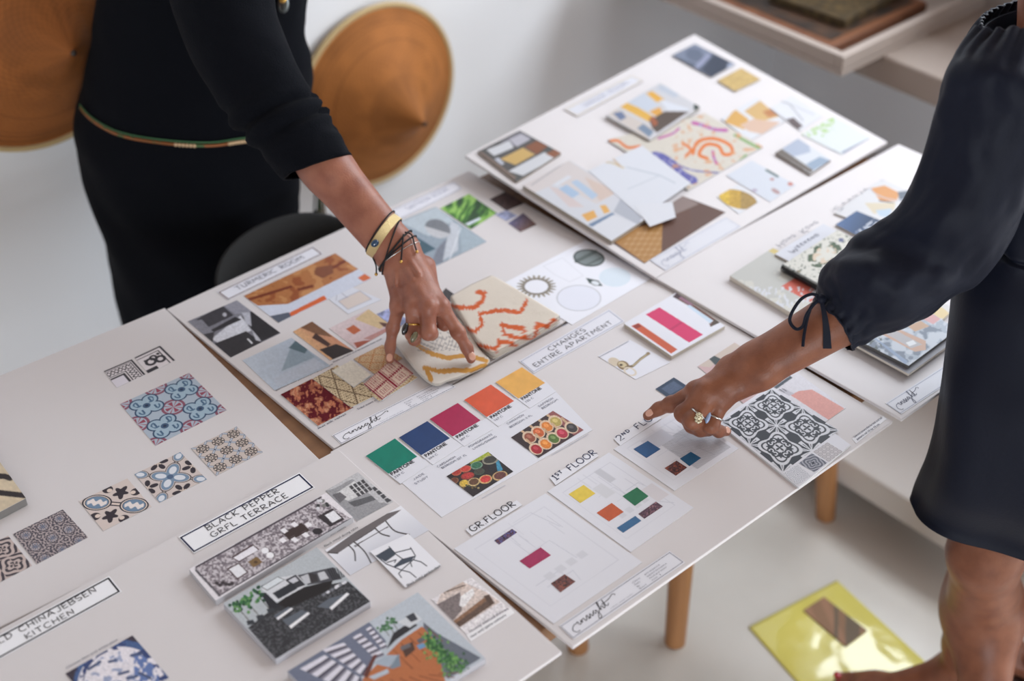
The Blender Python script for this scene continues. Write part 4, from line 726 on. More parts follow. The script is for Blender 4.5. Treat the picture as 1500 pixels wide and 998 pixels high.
q = [(895, 354), (1000, 287), (1063, 311), (944, 386)]; p = Pic(q, (108, 82, 74)); P6([(1000, 790), (1140, 700), (1320, 640), (1310, 860), (1200, 930)], (186, 138, 82)); P6([(1320, 640), (1500, 560), (1500, 720), (1310, 860)], (110, 80, 70)); P6([(1370, 520), (1450, 480), (1560, 540), (1400, 610)], (150, 132, 128)); m = p.polym([z6(*a) for a in [(1040, 790), (1320, 640), (1310, 860), (1200, 930)]], p.X, p.Y); p.put(m & (np.abs(np.sin(p.X*.34+p.Y*.2)*np.cos(p.Y*.4)) < .12), (206, 166, 120)); p.blur(1); sheet('photo_print', p, bdE, E_, .0006, label='photo of a dark brown floor with a gold rug')
q = [(868, 256), (935, 214), (1005, 262), (962, 331)]; p = Pic([(862, 250), (940, 213), (1012, 268), (940, 318)], (228, 231, 240)); p.line([z6(920, 260), z6(980, 265), z6(1060, 300)], 2.4, (214, 196, 160)); p.line([z6(985, 235), z6(1040, 290)], 2.4, (206, 176, 140)); p.line([z6(1080, 295), z6(1300, 350), z6(1400, 400)], 1.6, (196, 204, 216)); p.line([z6(1090, 440), z6(1300, 350)], 1.4, (206, 212, 222)); sheet('photo_print', p, bdE, E_, .0075, th=.0008, label='white cut-out picture of a lamp with thin brass arms')
o = Pic([(928, 300), (985, 296), (990, 318), (952, 332)], (230, 232, 240), .7); sheet('paper_tag', o, bdE, E_, .0078, th=.0008)
q = [(1061, 180), (1114, 145), (1147, 182), (1117, 197)]; p = Pic([(1056, 174), (1108, 143), (1150, 178), (1098, 206)], (232, 234, 241)); P9 = lambda pts, c: p.poly([z9(*a) for a in pts], c); P9([(370, 630), (440, 545), (530, 610), (500, 680)], (226, 178, 104)); P9([(500, 560), (610, 485), (740, 590), (600, 630)], (222, 186, 130)); P9([(620, 560), (700, 540), (740, 580), (660, 600)], (200, 140, 96)); P9([(470, 650), (560, 610), (740, 630), (620, 710), (530, 690)], (228, 196, 176)); p.blur(1); sheet('photo_print', p, bdE, E_, .0006, label='cut-out picture of gold and blush cushions')
p = Pic([(1128, 158), (1160, 140), (1205, 170), (1172, 192)], (233, 235, 242)); p.line([z9(700, 480), z9(800, 510), z9(890, 620)], 1.2, (150, 150, 160)); p.line([z9(780, 500), z9(960, 580)], 1, (186, 188, 196)); P9([(780, 610), (830, 600), (890, 655), (850, 680)], (110, 98, 100)); p.blur(1); sheet('photo_print', p, bdE, E_, .0006, label='cut-out picture of a tripod floor lamp')
p = Pic([(1174, 197), (1221, 171), (1275, 202), (1233, 227)], (230, 236, 238)); p.put((fbm(p.X*.2, p.Y*.25, 3) > .52) & (p.X < 1222) & (p.Y < 200), (186, 218, 148)); P9([(950, 750), (1130, 830), (1140, 838), (940, 760)], (160, 170, 190)); P9([(1140, 830), (1330, 735), (1335, 745), (1160, 840)], (160, 168, 190)); p.blur(2); sheet('photo_print', p, bdE, E_, .0006, label='pale picture with light green leaves')
p = Pic([(1136, 224), (1169, 203), (1217, 234), (1187, 255)], (226, 230, 238)); P9([(745, 800), (850, 730), (930, 780), (940, 830), (830, 860)], (184, 194, 214)); P9([(700, 830), (740, 800), (960, 950), (940, 970)], (120, 112, 106)); P9([(910, 910), (1000, 860), (1070, 885), (960, 950)], (158, 176, 198)); p.blur(1); sheet('photo_print', p, bdE, E_, .004, edge=(140, 126, 116), label='mounted picture of a pale blue sofa')
p = Pic([(1064, 257), (1101, 235), (1166, 271), (1128, 296)], (222, 227, 238)); p.line([z77(460, 260), z77(520, 295)], 3, (80, 106, 104)); p.ell(*z77(490, 310), 3, 2, (196, 150, 150)); p.ell(*z77(590, 335), 4, 3, (206, 140, 130)); p.ell(*z77(510, 375), 7, 3, (190, 160, 160), 30); p.ell(*z77(395, 370), 4, 2.6, (190, 180, 200)); p.blur(1); sheet('photo_print', p, bdE, E_, .0006, label='faint blue picture of chairs')
p = Pic([(1050, 288), (1082, 270), (1114, 294), (1082, 314)], (233, 235, 242)); p.ell(1081, 292, 28, 13, (206, 168, 78), 14); m = p.ellm(1081, 292, 28, 13, 14) < 1; p.put(m & (p.X > 1085), (176, 146, 88)); p.put(m & (p.X < 1068), (226, 190, 80)); p.grain(.2, .6, 3, m); p.blur(1); sheet('photo_print', p, bdE, E_, .0006, label='cut-out picture of a round gold table')
logo_label(E_, bdE, [(951, 381), (1063, 318), (1086, 332), (975, 397)], ink='ink_pale', mw=.0008, small=False)

# ---- board with booklets: its own label
logo_label(Ff, bdF, [(1297, 591), (1388, 533), (1411, 547), (1320, 607)], ink='ink_grey', mw=.0009, small=False)
# ------------------------------------------------------------------ loose things on the boards
M['grey_stone'] = mat('grey_ceramic', (120, 118, 116), .8, bump=(60, .5, 'noise'))
M['card_edge'] = mat('card_edge', (196, 184, 168), .7)
def booklet(name, q, z, th, pic, label, cat, group=None, gain=1.0, edge=(206, 198, 186), spiral=None):
    bd = Board(z+th, gain=gain); P = [bd.p(*c) for c in q]
    V, F = prism(P[::-1], [p-[0, 0, th] for p in P][::-1])
    m = mat(name+'_edge', edge, .7); o = obj(name, V, F, m, label=label, category=cat, group=group); bevel(o, .0005, 1)
    sheet('cover', pic, bd, o, .0003, edge=edge)
    if spiral:
        a, b = bd.p(*q[spiral[0]]), bd.p(*q[spiral[1]]); n = spiral[2]; parts = []
        inn = (bd.p(*inq(q, .5, .5))-(a+b)/2); inn /= np.linalg.norm(inn); d = (b-a)/np.linalg.norm(b-a)
        for i in range(n):
            c = a+(b-a)*(i+.5)/n; t = np.linspace(0, 2*math.pi, 13)
            parts.append(tube([c-np.array([0, 0, th/2])+inn*(math.cos(x)*.0035)+np.array([0, 0, 1])*(math.sin(x)*(th/2+.0022))+d*x*.0002 for x in t], .0007, 5))
        V, F = join(parts); obj('spiral_binding', V, F, mat('black_wire', (34, 34, 38), .35), o, smooth=True, label='black wire binding')
    return o, bd
zf = lambda x, y: (1000+x*.2667, 180+y*.2667); zg = lambda x, y: (1100+x*.2667, 350+y*.2667)
z0_ = OVER+.0002
q = [(1069, 404), (1132, 363), (1268, 438), (1198, 482)]; p = Pic(q, (206, 206, 202)); Pf = lambda pts, c: p.poly([zf(*a) for a in pts], c)
p.put(fbm(p.X*.05, p.Y*.06, 3) > .55, (222, 220, 212)); Pf([(500, 690), (590, 730), (560, 750), (470, 705)], (226, 206, 140)); Pf([(540, 900), (620, 850), (790, 920), (700, 985)], (224, 112, 96)); n = fbm(p.X*.3, p.Y*.2, 6); p.put((n > .56) & (p.Y > 420) & (p.X < 1200), (226, 228, 236)); p.blur(1)
booklet('folded_map', q, z0_, .008, p, 'grey folded map with a coral panel, lowest of the papers by the navy sleeve', 'map', 'papers piled on the right board')
q = [(1135, 372), (1206, 328), (1262, 357), (1192, 402)]; p = Pic(q, (226, 228, 238)); words = None
o, bd = booklet('paper_booklet', q, z0_+.0082, .003, p, 'white booklet lettered Hong Kong Weekend under the spiral notebook', 'booklet', 'papers piled on the right board')
words_on(o, bd, [('Hong Kong', (1144, 363), (1203, 328), .011), ('Weekend', (1162, 372), (1204, 346), .010)], .0006, 'ink_navy', .001, name='handwritten_title')
q = [(1145, 389), (1226.5, 337), (1290, 370), (1209, 424)]; p = Pic(q, (226, 224, 216)); n = fbm(p.X*.16, p.Y*.2, 17); e = p.ellm(1208, 373, 26, 17, -25); p.put((e < 1) & (e > .35) & (n > .42), (84, 102, 80)); p.put((e < .5) & (n > .55), (226, 206, 184)); p.put((e > 1.2) & (fbm(p.X*.4, p.Y*.4, 3) > .66), (128, 134, 124)); p.ell(1232, 352, 4, 3, (110, 116, 150)); p.ell(1170, 398, 3, 2.4, (150, 140, 120))
booklet('spiral_notebook', q, z0_+.0114, .006, p, 'cream spiral notebook with a green wreath drawing', 'notebook', 'papers piled on the right board', edge=(70, 66, 60), spiral=(0, 3, 26))
q = [(1224, 329), (1255, 309), (1300, 327), (1268, 352)]; p = Pic(q, (58, 84, 124)).grad((92, 120, 166), (44, 62, 92), .3, .8); n = fbm(p.X*.3, p.Y*.3, 6); p.put((n > .56) & (p.T > .62), (206, 212, 226))
booklet('blue_card', q, z0_, .003, p, 'dark blue card between the spiral notebook and the fish drawing', 'card', 'papers piled on the right board')
q = [(1222, 312), (1292, 262), (1352, 290), (1284, 336)]; p = Pic(q, (228, 228, 232)); p.poly([zf(*a) for a in [(1035, 360), (1110, 345), (1190, 385), (1175, 430), (1085, 430)]], (226, 164, 108)); p.poly([zf(*a) for a in [(1180, 380), (1260, 370), (1280, 440), (1190, 430)]], (112, 122, 136)); p.line([zf(1080, 428), zf(1160, 440)], 1.5, (70, 70, 84)); p.ring(*zf(1150, 370), 34, 14, (206, 208, 220), .08, 10); p.poly([zf(*a) for a in [(1000, 440), (1170, 440), (1160, 480), (1050, 500)]], (226, 214, 190)); p.poly([zf(*a) for a in [(1060, 480), (1150, 470), (1130, 520), (1080, 510)]], (196, 214, 232))
o, bd = booklet('paper_booklet', q, OVER-.0002, .0028, p, 'pale booklet with an orange fish drawing, farthest of the papers', 'booklet', 'papers piled on the right board')
words_on(o, bd, [('Saanja', (1229, 310), (1277, 279), .012)], .0006, 'ink_navy', .0008, name='handwritten_title')
q = [(1240, 470), (1318, 412), (1398, 452), (1334, 512)]; p = Pic(q, (226, 222, 220)); p.ell(1357, 466, 24, 10, (226, 176, 176), 24); p.ell(1372, 456, 20, 8, (236, 212, 160), 24); p.blur(1)
booklet('paper_booklet', q, z0_, .006, p, 'pale map booklet with pink patches beside the navy dress', 'booklet', 'papers piled on the right board')
q = [(1236, 496), (1306, 440), (1402, 497), (1331, 548)]; p = Pic(q, (150, 150, 158))
booklet('magazine', q, z0_+.0062, .004, p, 'grey edged magazine under the glossy street picture magazine', 'magazine', 'papers piled on the right board')
q = [(1232, 486), (1318, 428), (1402, 483), (1331, 536)]; p = Pic(q, (176, 186, 200)); n = fbm(p.X*.09, p.Y*.12, 19); p.put(n > .5, (206, 212, 222)); p.put(n < .38, (128, 138, 154)); p.put((fbm(p.X*.25, p.Y*.3, 2) > .58) & (p.X < 1292), (96, 104, 106)); Pg = lambda pts, c: p.poly([zg(*a) for a in pts], c); Pg([(720, 525), (800, 490), (960, 560), (960, 610), (900, 620)], (206, 170, 150)); Pg([(740, 520), (790, 500), (940, 580), (880, 600)], (190, 186, 190)); Pg([(850, 570), (890, 555), (910, 575), (870, 590)], (236, 238, 242)); Pg([(860, 480), (930, 450), (980, 480), (900, 510)], (204, 168, 140)); Pg([(600, 480), (680, 540), (860, 670), (850, 690)], (150, 168, 196)); Pg([(900, 420), (970, 400), (1040, 440), (1000, 470)], (222, 170, 170))
booklet('magazine', q, z0_+.0104, .005, p, 'grey and blue street picture magazine, topmost beside the navy dress', 'magazine', 'papers piled on the right board', edge=(96, 94, 92))
# ---- ceramic tile sample at the far left
bd = Board(TOP+.012, gain=1.3); br = bd.p(38, 730); u = bd.p(0, 750)-br; u /= np.linalg.norm(u); v = bd.p(0, 677)-br; v /= np.linalg.norm(v); s = .16
P = [br, br+v*s, br+v*s+u*s, br+u*s]; V, F = prism([p for p in P], [p-[0, 0, .012] for p in P])
tile = obj('tile_sample', V, F, M['grey_stone'], label='thick beige cement tile sample with black stripes at the left edge', category='tile'); bevel(tile, .001, 1)
qt = [tuple(topx(x)[:2]) for x in (br+u*s+v*s, br+v*s, br, br+u*s)]
p = Pic(qt, (206, 190, 164), .6, 160); p.line([(-160, 640), (8, 699), (17, 704)], .01, (40, 34, 34))
def st_line(px, w): p.line(px, w, (42, 34, 36))
st_line([(-120, 697), (6, 698), (14, 701)], 8); st_line([(-120, 716), (0, 722), (36, 726)], 8); st_line([(-120, 668), (-8, 674)], 8); st_line([(-120, 742), (-40, 750)], 8); p.grain(.08, .2)
sheet('glazed_face', p, bd, tile, .0004, label='beige face with black stripes')
# ---- folded cloths
M['cloth'] = mat('cotton_cloth', (226, 218, 206), .95, spec=.1, sheen=.2, bump=(700, .4, 'noise'), attr=True)
def cloth(name, outline, z0, layers, lth, colorf, label, fold=.004, seed=1, gain=.95, soft=True):
    """a folded piece of cloth: stacked soft layers, each a closed cushion following the outline (pixel points)"""
    root = None
    for L in range(layers):
        O = np.array([at(x+random.uniform(-2, 2)*(L > 0), y+random.uniform(-1.5, 1.5)*(L > 0), z0)[:2] for x, y in outline])
        O = spline(O, 10, True) if soft else np.concatenate([np.linspace(O[i], O[(i+1) % len(O)], 14)[:-1] for i in range(len(O))])
        if not soft: O = (np.roll(O, 1, 0)+2*O+np.roll(O, -1, 0))/4
        c = O.mean(0); n = len(O); R = 26; V = []; C = []
        zb = z0+L*lth
        for side in (1, -1):
            for r in range(R+1):
                t = 1-(r/R); t = t if side > 0 else t
                for k in range(n):
                    xy = c+(O[k]-c)*t; h = lth*.5*(max(0, 1-t**(14 if soft else 40)))**.5
                    w = (fbm(xy[0]*28+seed, xy[1]*28, seed, 3)-.5)*2*fold*(1 if side > 0 else .1)*(1-t**6)
                    z = zb+lth*.5+(h+w if side > 0 else -h); V.append((xy[0], xy[1], max(z, zb+.0002)))
        V = np.array(V); px = topx_many(V); C = lin(np.clip(colorf(px[:, 0], px[:, 1], L), 0, 255))*gain
        F = []; m = (R+1)*n
        for s in (0, 1):
            for r in range(R):
                for k in range(n):
                    a = s*m+r*n+k; b = s*m+r*n+(k+1) % n; c2 = a+n; d = b+n; F.append((a, b, d, c2) if s == 0 else (a, c2, d, b))
        for k in range(n): F.append((k, m+k, m+(k+1) % n, (k+1) % n))
        o = obj(name if root is None else 'folded_layer', V, F, M['cloth'], root, smooth=True, col=np.clip(C, 0, .9), **(dict(label=label, category='cloth', group='folded sample cloths by the splayed hand') if root is None else {}))
        root = root or o
    return root
def topx_many(P):
    Q = np.asarray(P)-CAM; z = Q@FWD; return np.stack([750+FOC*(Q@RT)/z, 499-FOC*(Q@UP)/z], -1)
def segd(X, Y, P):
    d = np.full(X.shape, 1e9)
    for (x0, y0), (x1, y1) in zip(P[:-1], P[1:]):
        dx, dy = x1-x0, y1-y0; t = np.clip(((X-x0)*dx+(Y-y0)*dy)/(dx*dx+dy*dy+1e-9), 0, 1); d = np.minimum(d, np.hypot(X-x0-t*dx, Y-y0-t*dy))
    return d
za = lambda x, y: (500+x*.2004, 280+y*.2004); zb_ = lambda x, y: (700+x*.2004, 340+y*.2004)
ikat = [[(660, 447), (672, 451), (694, 451), (706.5, 442), (710, 429), (699, 427.5)], [(680, 481.5), (696, 485), (706.5, 476), (703, 460), (733.5, 454.5), (762, 458), (771, 442)], [(735, 476), (750, 479.5), (766, 481), (773, 496), (755, 494), (739, 490.5), (735, 476)],
 [(784, 497.5), (787.5, 474), (800, 479.5), (813, 469)], [(696, 505), (712, 508.5), (726, 512), (730, 499.5), (755, 505)]]
def ikat_col(X, Y, L):
    d = np.full(X.shape, 1e9)
    for P in ikat: d = np.minimum(d, segd(X, Y, P))
    j = (vnoise(X*.5, Y*.5, 3)-.5)*3.4; c = np.empty(X.shape+(3,)); c[:] = (219, 210, 198); c[d+j < 2.9] = (206, 96, 48)
    return c
def stripe_col(X, Y, L):
    c = np.empty(X.shape+(3,)); c[:] = (226, 220, 212)
    for P in ([(600, 497), (618, 510), (634.5, 519), (654, 524.5), (683, 521), (712, 528)], [(622, 539), (643.5, 544.5), (669, 542.5), (690, 542.5), (712, 534)], [(625, 540), (631, 556)]):
        c[segd(X, Y, P)+(vnoise(X*.4, Y*.4, 5)-.5)*1.5 < 3.4] = (206, 152, 74)
    chk = (np.abs(((X*.9+Y*.35) % 5.2)-2.6) < .5) | (np.abs(((Y*.9-X*.3) % 5.2)-2.6) < .5); c[chk & (X > 612) & (X < 690) & (Y < 514) & (Y > 462)] = (170, 166, 164)
    return c
cloth('folded_cloth', [(577, 498), (596, 474), (640, 460), (682, 478), (703, 512), (716, 534), (684, 552), (656, 561), (642, 567), (628, 563), (610, 546), (588, 518)], TOP+.0034, 2, .003, stripe_col, 'white sample cloth with gold stripes under the splayed hand', fold=.0022, seed=5)
cloth('folded_cloth', [(659, 446), (690, 429), (721, 414.5), (772, 444), (822, 474), (785, 496), (723, 529), (699, 511), (680, 481)], TOP+.001, 4, .0036, ikat_col, 'folded cream sample cloth with orange zigzag lines', fold=.0012, seed=9, soft=False)
# ------------------------------------------------------------------ room, furniture, hats
XW, YW, ZC = 2.75, 2.12, 3.0
M['wall'] = mat('white_plaster', (240, 242, 246), .85, spec=.2, bump=(3, .15, 'noise'))
M['counter_paint'] = mat('counter_paint', (172, 159, 151), .6, spec=.25)
M['wall_white'] = mat('white_painted_masonry', (212, 206, 202), .7, spec=.25)
M['floor'] = mat('polished_concrete', (228, 225, 219), .16, spec=.5, vary=(2.6, (206, 202, 195), .35, .75), bump=(5, .25, 'noise'))
M['ceiling'] = wood('ceiling_timber', (156, 136, 118), (128, 110, 94), 2, .7); M['wall_dim'] = mat('clay_plaster', (150, 138, 128), .9)
def struct(name, parts, m, parent=None):
    V, F = join(parts) if isinstance(parts, list) else parts; o = obj(name, V, F, M[m] if isinstance(m, str) else m, parent)
    if parent is None: o['kind'] = 'structure'
    return o
struct('floor', box(-3.4, XW+.2, -3.2, YW+.2, -.1, 0), 'floor')
struct('wall_left', box(-3.2, XW+.2, YW, YW+.15, 0, ZC), 'wall')
WY0, WY1, WZ0, WZ1 = .2, 1.7, 1.2, 2.75          # high window above the counter
DY0, DY1, DZ1 = -1.7, .04, 2.45                # glazed garden door further along the same wall
struct('wall_back', [box(XW, XW+.2, -3.0, DY0, 0, ZC), box(XW, XW+.2, DY0, DY1, DZ1, ZC), box(XW, XW+.2, DY1, WY0, 0, ZC), box(XW, XW+.2, WY1, YW, 0, ZC), box(XW, XW+.2, WY0, WY1, 0, WZ0), box(XW, XW+.2, WY0, WY1, WZ1, ZC)], 'wall')
struct('wall_front', [box(-3.2, -3.1, -3.2, -3.0, 0, ZC), box(-1.1, XW+.2, -3.2, -3.0, 0, ZC), box(-3.1, -1.1, -3.2, -3.0, 0, .35), box(-3.1, -1.1, -3.2, -3.0, 1.6, ZC)], 'wall')
struct('wall_right', box(-3.4, -3.2, -3.2, YW+.15, 0, ZC), 'wall_dim')
struct('ceiling', box(-3.4, XW+.2, -3.2, YW+.15, ZC, ZC+.1), 'ceiling')
M['joinery'] = mat('window_paint', (232, 232, 232), .4)
g = mat('window_glass', (255, 255, 255), 0); g.node_tree.nodes['Principled BSDF'].inputs['Transmission Weight'].default_value = 1; g.node_tree.nodes['Principled BSDF'].inputs['IOR'].default_value = 1.1
for nm, y0, y1, z0, z1, bars in (('window_1', WY0, WY1, WZ0, WZ1, 1), ('door_1', DY0, DY1, 0.002, DZ1, 2)):
    fr = [box(XW+.05, XW+.11, y0, y1, z0, z0+.05), box(XW+.05, XW+.11, y0, y1, z1-.05, z1)]+[box(XW+.05, XW+.11, y-.025, y+.025, z0, z1) for y in np.linspace(y0+.025, y1-.025, bars+2)]
    win = struct(nm, fr, 'joinery'); obj('window_pane', *box(XW+.078, XW+.082, y0+.02, y1-.02, z0+.03, z1-.03), g, win)
fr = [box(-3.1, -1.1, -3.12, -3.06, z, z+.05) for z in (.35, 1.55)]+[box(x, x+.05, -3.12, -3.06, .35, 1.6) for x in (-3.1, -2.125, -1.15)]; win = struct('fill_window', fr, 'joinery'); obj('window_pane', *box(-3.08, -1.12, -3.092, -3.088, .37, 1.58), g, win)  # unseen window, added as an opening for the front fill light
# shelving under the window: counter, added unseen shelf and end panel to block daylight, and the low step in front
CX = 2.195; CY0 = .12
V, F = box(CX, XW-.002, CY0, YW-.002, .64, .70); ct = obj('window_counter', V, F, M['counter_paint'], label='long pale grey-beige counter along the wall behind the tilted board', category='counter'); bevel(ct, .006)
obj('support_wall', *box(CX+.35, XW-.002, 1.0, 1.12, .1305, .6395), M['wall_white'], ct)
obj('blocker_panel', *box(CX+.01, XW-.002, CY0-.06, CY0-.001, .0005, .985), M['wall_white'], ct)  # unseen, added to keep door light off the wall near the corner
obj('shade_shelf', *box(2.41, XW-.002, CY0, YW-.002, .94, .985), M['wall_white'], ct)  # unseen, sized to shade the counter from the high window
V, F = box(1.775, XW-.002, .74, YW-.002, .07, .13); st_ = obj('low_ledge', V, F, M['wall_white'], label='low white ledge running along the floor below the counter', category='ledge'); bevel(st_, .006)
obj('plinth', *box(2.03, XW-.002, .78, YW-.002, 0.0005, .0695), M['wall_white'], st_)
# tray with framed pictures on the counter
M['tray'] = mat('tray_paint', (182, 169, 161), .5)
c0 = at(1236, 84, .74); c1 = at(1401, 5, .74); c2 = at(1100, 4, .74)
e1 = c1-c0; e1 /= np.linalg.norm(e1); e2 = c2-c0; e2 /= np.linalg.norm(e2); e2 = e2-e1*(e2@e1); e2 /= np.linalg.norm(e2); W_, D_ = .46, .62
tp_ = lambda a, b, z: c0+e1*a+e2*b+np.array([0, 0, z-.74])
bt = slab([tp_(0, 0, 0), tp_(W_, 0, 0), tp_(W_, D_, 0), tp_(0, D_, 0)], .712, .7005)
tray = obj('display_tray', *bt, M['tray'], label='pale rimmed tray on the counter at the top of the picture', category='tray')
for a0, a1, b0, b1 in ((0, W_, 0, .018), (0, W_, D_-.018, D_), (0, .018, .018, D_-.018), (W_-.018, W_, .018, D_-.018)):
    bevel(obj('tray_rim', *slab([tp_(a0, b0, 0), tp_(a1, b0, 0), tp_(a1, b1, 0), tp_(a0, b1, 0)], .74, .7125), M['tray'], tray), .002)
def flat_thing(name, a0, a1, b0, b1, z0, z1, m, rot, label, cat, inner=None):
    ca, cb = (a0+a1)/2, (b0+b1)/2; r = math.radians(rot); R2 = lambda a, b: tp_(ca+(a-ca)*math.cos(r)-(b-cb)*math.sin(r), cb+(a-ca)*math.sin(r)+(b-cb)*math.cos(r), 0)
    o = obj(name, *slab([R2(a0, b0), R2(a1, b0), R2(a1, b1), R2(a0, b1)], z1, z0), m, label=label, category=cat); bevel(o, .002)
    if inner: obj('picture_face', *slab([R2(a0+.02, b0+.02), R2(a1-.02, b0+.02), R2(a1-.02, b1-.02), R2(a0+.02, b1-.02)], z1+.001, z1-.001), inner, o)
    return o
flat_thing('wooden_frame', .03, .33, .05, .57, .7125, .733, wood('frame_wood', (128, 82, 52), (104, 62, 40), 5), 0, 'reddish wooden picture frame lying in the pale tray', 'picture frame', mat('dark_picture', (44, 34, 28), .5, vary=(14, (84, 58, 40), .4, .6)))
flat_thing('fabric_book', .10, .30, .09, .27, .7345, .752, mat('olive_cloth', (86, 70, 42), .9, vary=(60, (60, 48, 30), .4, .6)), 4, 'dark olive cloth-bound sample book on the wooden frame', 'book', mat('olive_cloth_face', (92, 74, 40), .9, vary=(70, (58, 46, 30), .4, .6)))
flat_thing('fabric_book', .08, .28, .31, .53, .7345, .748, mat('grey_cloth', (66, 62, 66), .9, vary=(24, (104, 98, 98), .45, .6)), -8, 'dark grey sample book at the far end of the tray', 'book', mat('grey_cloth_face', (70, 66, 70), .8, vary=(18, (120, 112, 110), .45, .6)))
flat_thing('fabric_book', .33, .43, .12, .5, .7125, .726, mat('slate_cloth', (74, 74, 82), .9), 0, 'narrow slate grey sample book beside the wooden frame in the tray', 'book', mat('slate_face', (84, 84, 96), .8))
# two tables butted together
M['oak'] = wood('oak_top', (140, 100, 66), (112, 76, 48), 4, .45); M['leg'] = wood('oak_leg', (172, 122, 78), (140, 96, 60), 5, .5, 2)
def table(x0, x1, y0, y1, legs, label):
    o = obj('work_table', *box(x0, x1, y0, y1, .712, .740), M['oak'], label=label, category='table', group='tables under the boards'); bevel(o, .003)
    for (fx, fy), (tx, ty) in legs:
        P = np.linspace([tx, ty, .7115], [fx, fy, .0005], 8); V, F = tube(P, np.linspace(.028, .0185, 8), 20); obj('leg', V, F, M['leg'], o, smooth=False)
    obj('apron', *join([box(x0+.06, x1-.06, y0+.07+.28, y0+.09+.28, .665, .7118), box(x0+.06, x1-.06, y1-.09, y1-.07, .665, .7118)]), M['oak'], o)
    return o
table(-.62, 1.232, .775, 1.556, [((1.172, 1.182), (1.10, 1.21)), ((1.20, 1.51), (1.165, 1.47)), ((-.55, 1.18), (-.48, 1.21)), ((-.55, 1.50), (-.48, 1.46))], 'wooden work table carrying the left boards')
table(1.238, 1.80, .80, 1.556, [((1.306, 1.078), (1.352, 1.12)), ((1.748, 1.100), (1.68, 1.14)), ((1.75, 1.50), (1.69, 1.45)), ((1.31, 1.50), (1.36, 1.45))], 'wooden work table with splayed round legs under the right boards')
# black chair tucked under the far side
M['chair'] = mat('black_chair_shell', (11, 12, 14), .8, bump=(200, .1, 'noise'))
cx, cy = .945, 1.587; ch = empty('dining_chair', (cx, cy, 0), label='black rounded-back chair tucked under the table in front of the dark dress', category='chair')
n = 25; prof = []; V = []; F = []
for side in (1, -1):
    for i in range(n):
        t = i/(n-1); a = math.radians(2+176*t); rx, ry = .125, .072
        top = .744-.055*abs(2*t-1)**2.2; bot = .43
        for j in range(7):
            s = j/6; z = bot+(top-bot)*s; k = 1+.05*s; th = .008*side*(1 if 0 < j < 6 else .4)
            V.append((cx+(rx*k+th)*math.cos(a), cy+.005+(ry*k+th)*math.sin(a), z))
m_ = n*7
for s in (0, 1):
    for i in range(n-1):
        for j in range(6):
            a = s*m_+i*7+j; F.append((a, a+7, a+8, a+1) if s == 0 else (a, a+1, a+8, a+7))
for i in range(n-1): F.append((i*7+6, (i+1)*7+6, m_+(i+1)*7+6, m_+i*7+6)); F.append((i*7, m_+i*7, m_+(i+1)*7, (i+1)*7))
for i in (0, n-1):
    for j in range(6): F.append((i*7+j, i*7+j+1, m_+i*7+j+1, m_+i*7+j) if i == 0 else (i*7+j, m_+i*7+j, m_+i*7+j+1, i*7+j+1))
obj('backrest', V, F, M['chair'], ch, smooth=True)
V, F = lathe([(0.001, .47), (.10, .468), (.15, .462), (.170, .45), (.166, .437), (.14, .43), (0.001, .428)], 40); V = V*[1, .92, 1]+[cx, cy-.10, 0]; obj('seat', V, F, M['chair'], ch, smooth=True)
for sx in (-1, 1):
    for sy in (-1, 1):
        V, F = tube(np.linspace([cx+sx*.10, cy-.10+sy*.12, .43], [cx+sx*.15, cy-.10+sy*.17, .0005], 6), np.linspace(.017, .011, 6), 12); obj('leg', V, F, M['leg'], ch)
# woven cone hats on the wall
def straw():
    m = mat('woven_straw', (190, 130, 66), .68, spec=.22); nt = m.node_tree; b = nt.nodes['Principled BSDF']
    at_ = nt.nodes.new('ShaderNodeVertexColor'); at_.layer_name = 'Ink'; nt.links.new(at_.outputs['Color'], b.inputs['Base Color'])
    tc = nt.nodes.new('ShaderNodeTexCoord'); n = nt.nodes.new('ShaderNodeTexNoise'); n.inputs['Scale'].default_value = 160; bp = nt.nodes.new('ShaderNodeBump'); bp.inputs['Strength'].default_value = .5; bp.inputs['Distance'].default_value = .002
    nt.links.new(tc.outputs['Object'], n.inputs['Vector']); nt.links.new(n.outputs['Fac'], bp.inputs['Height']); nt.links.new(bp.outputs['Normal'], b.inputs['Normal']); return m
M['straw'] = straw(); M['straw_rim'] = mat('straw_rim', (196, 172, 126), .7); M['tip'] = mat('hat_tip', (44, 34, 28), .5)
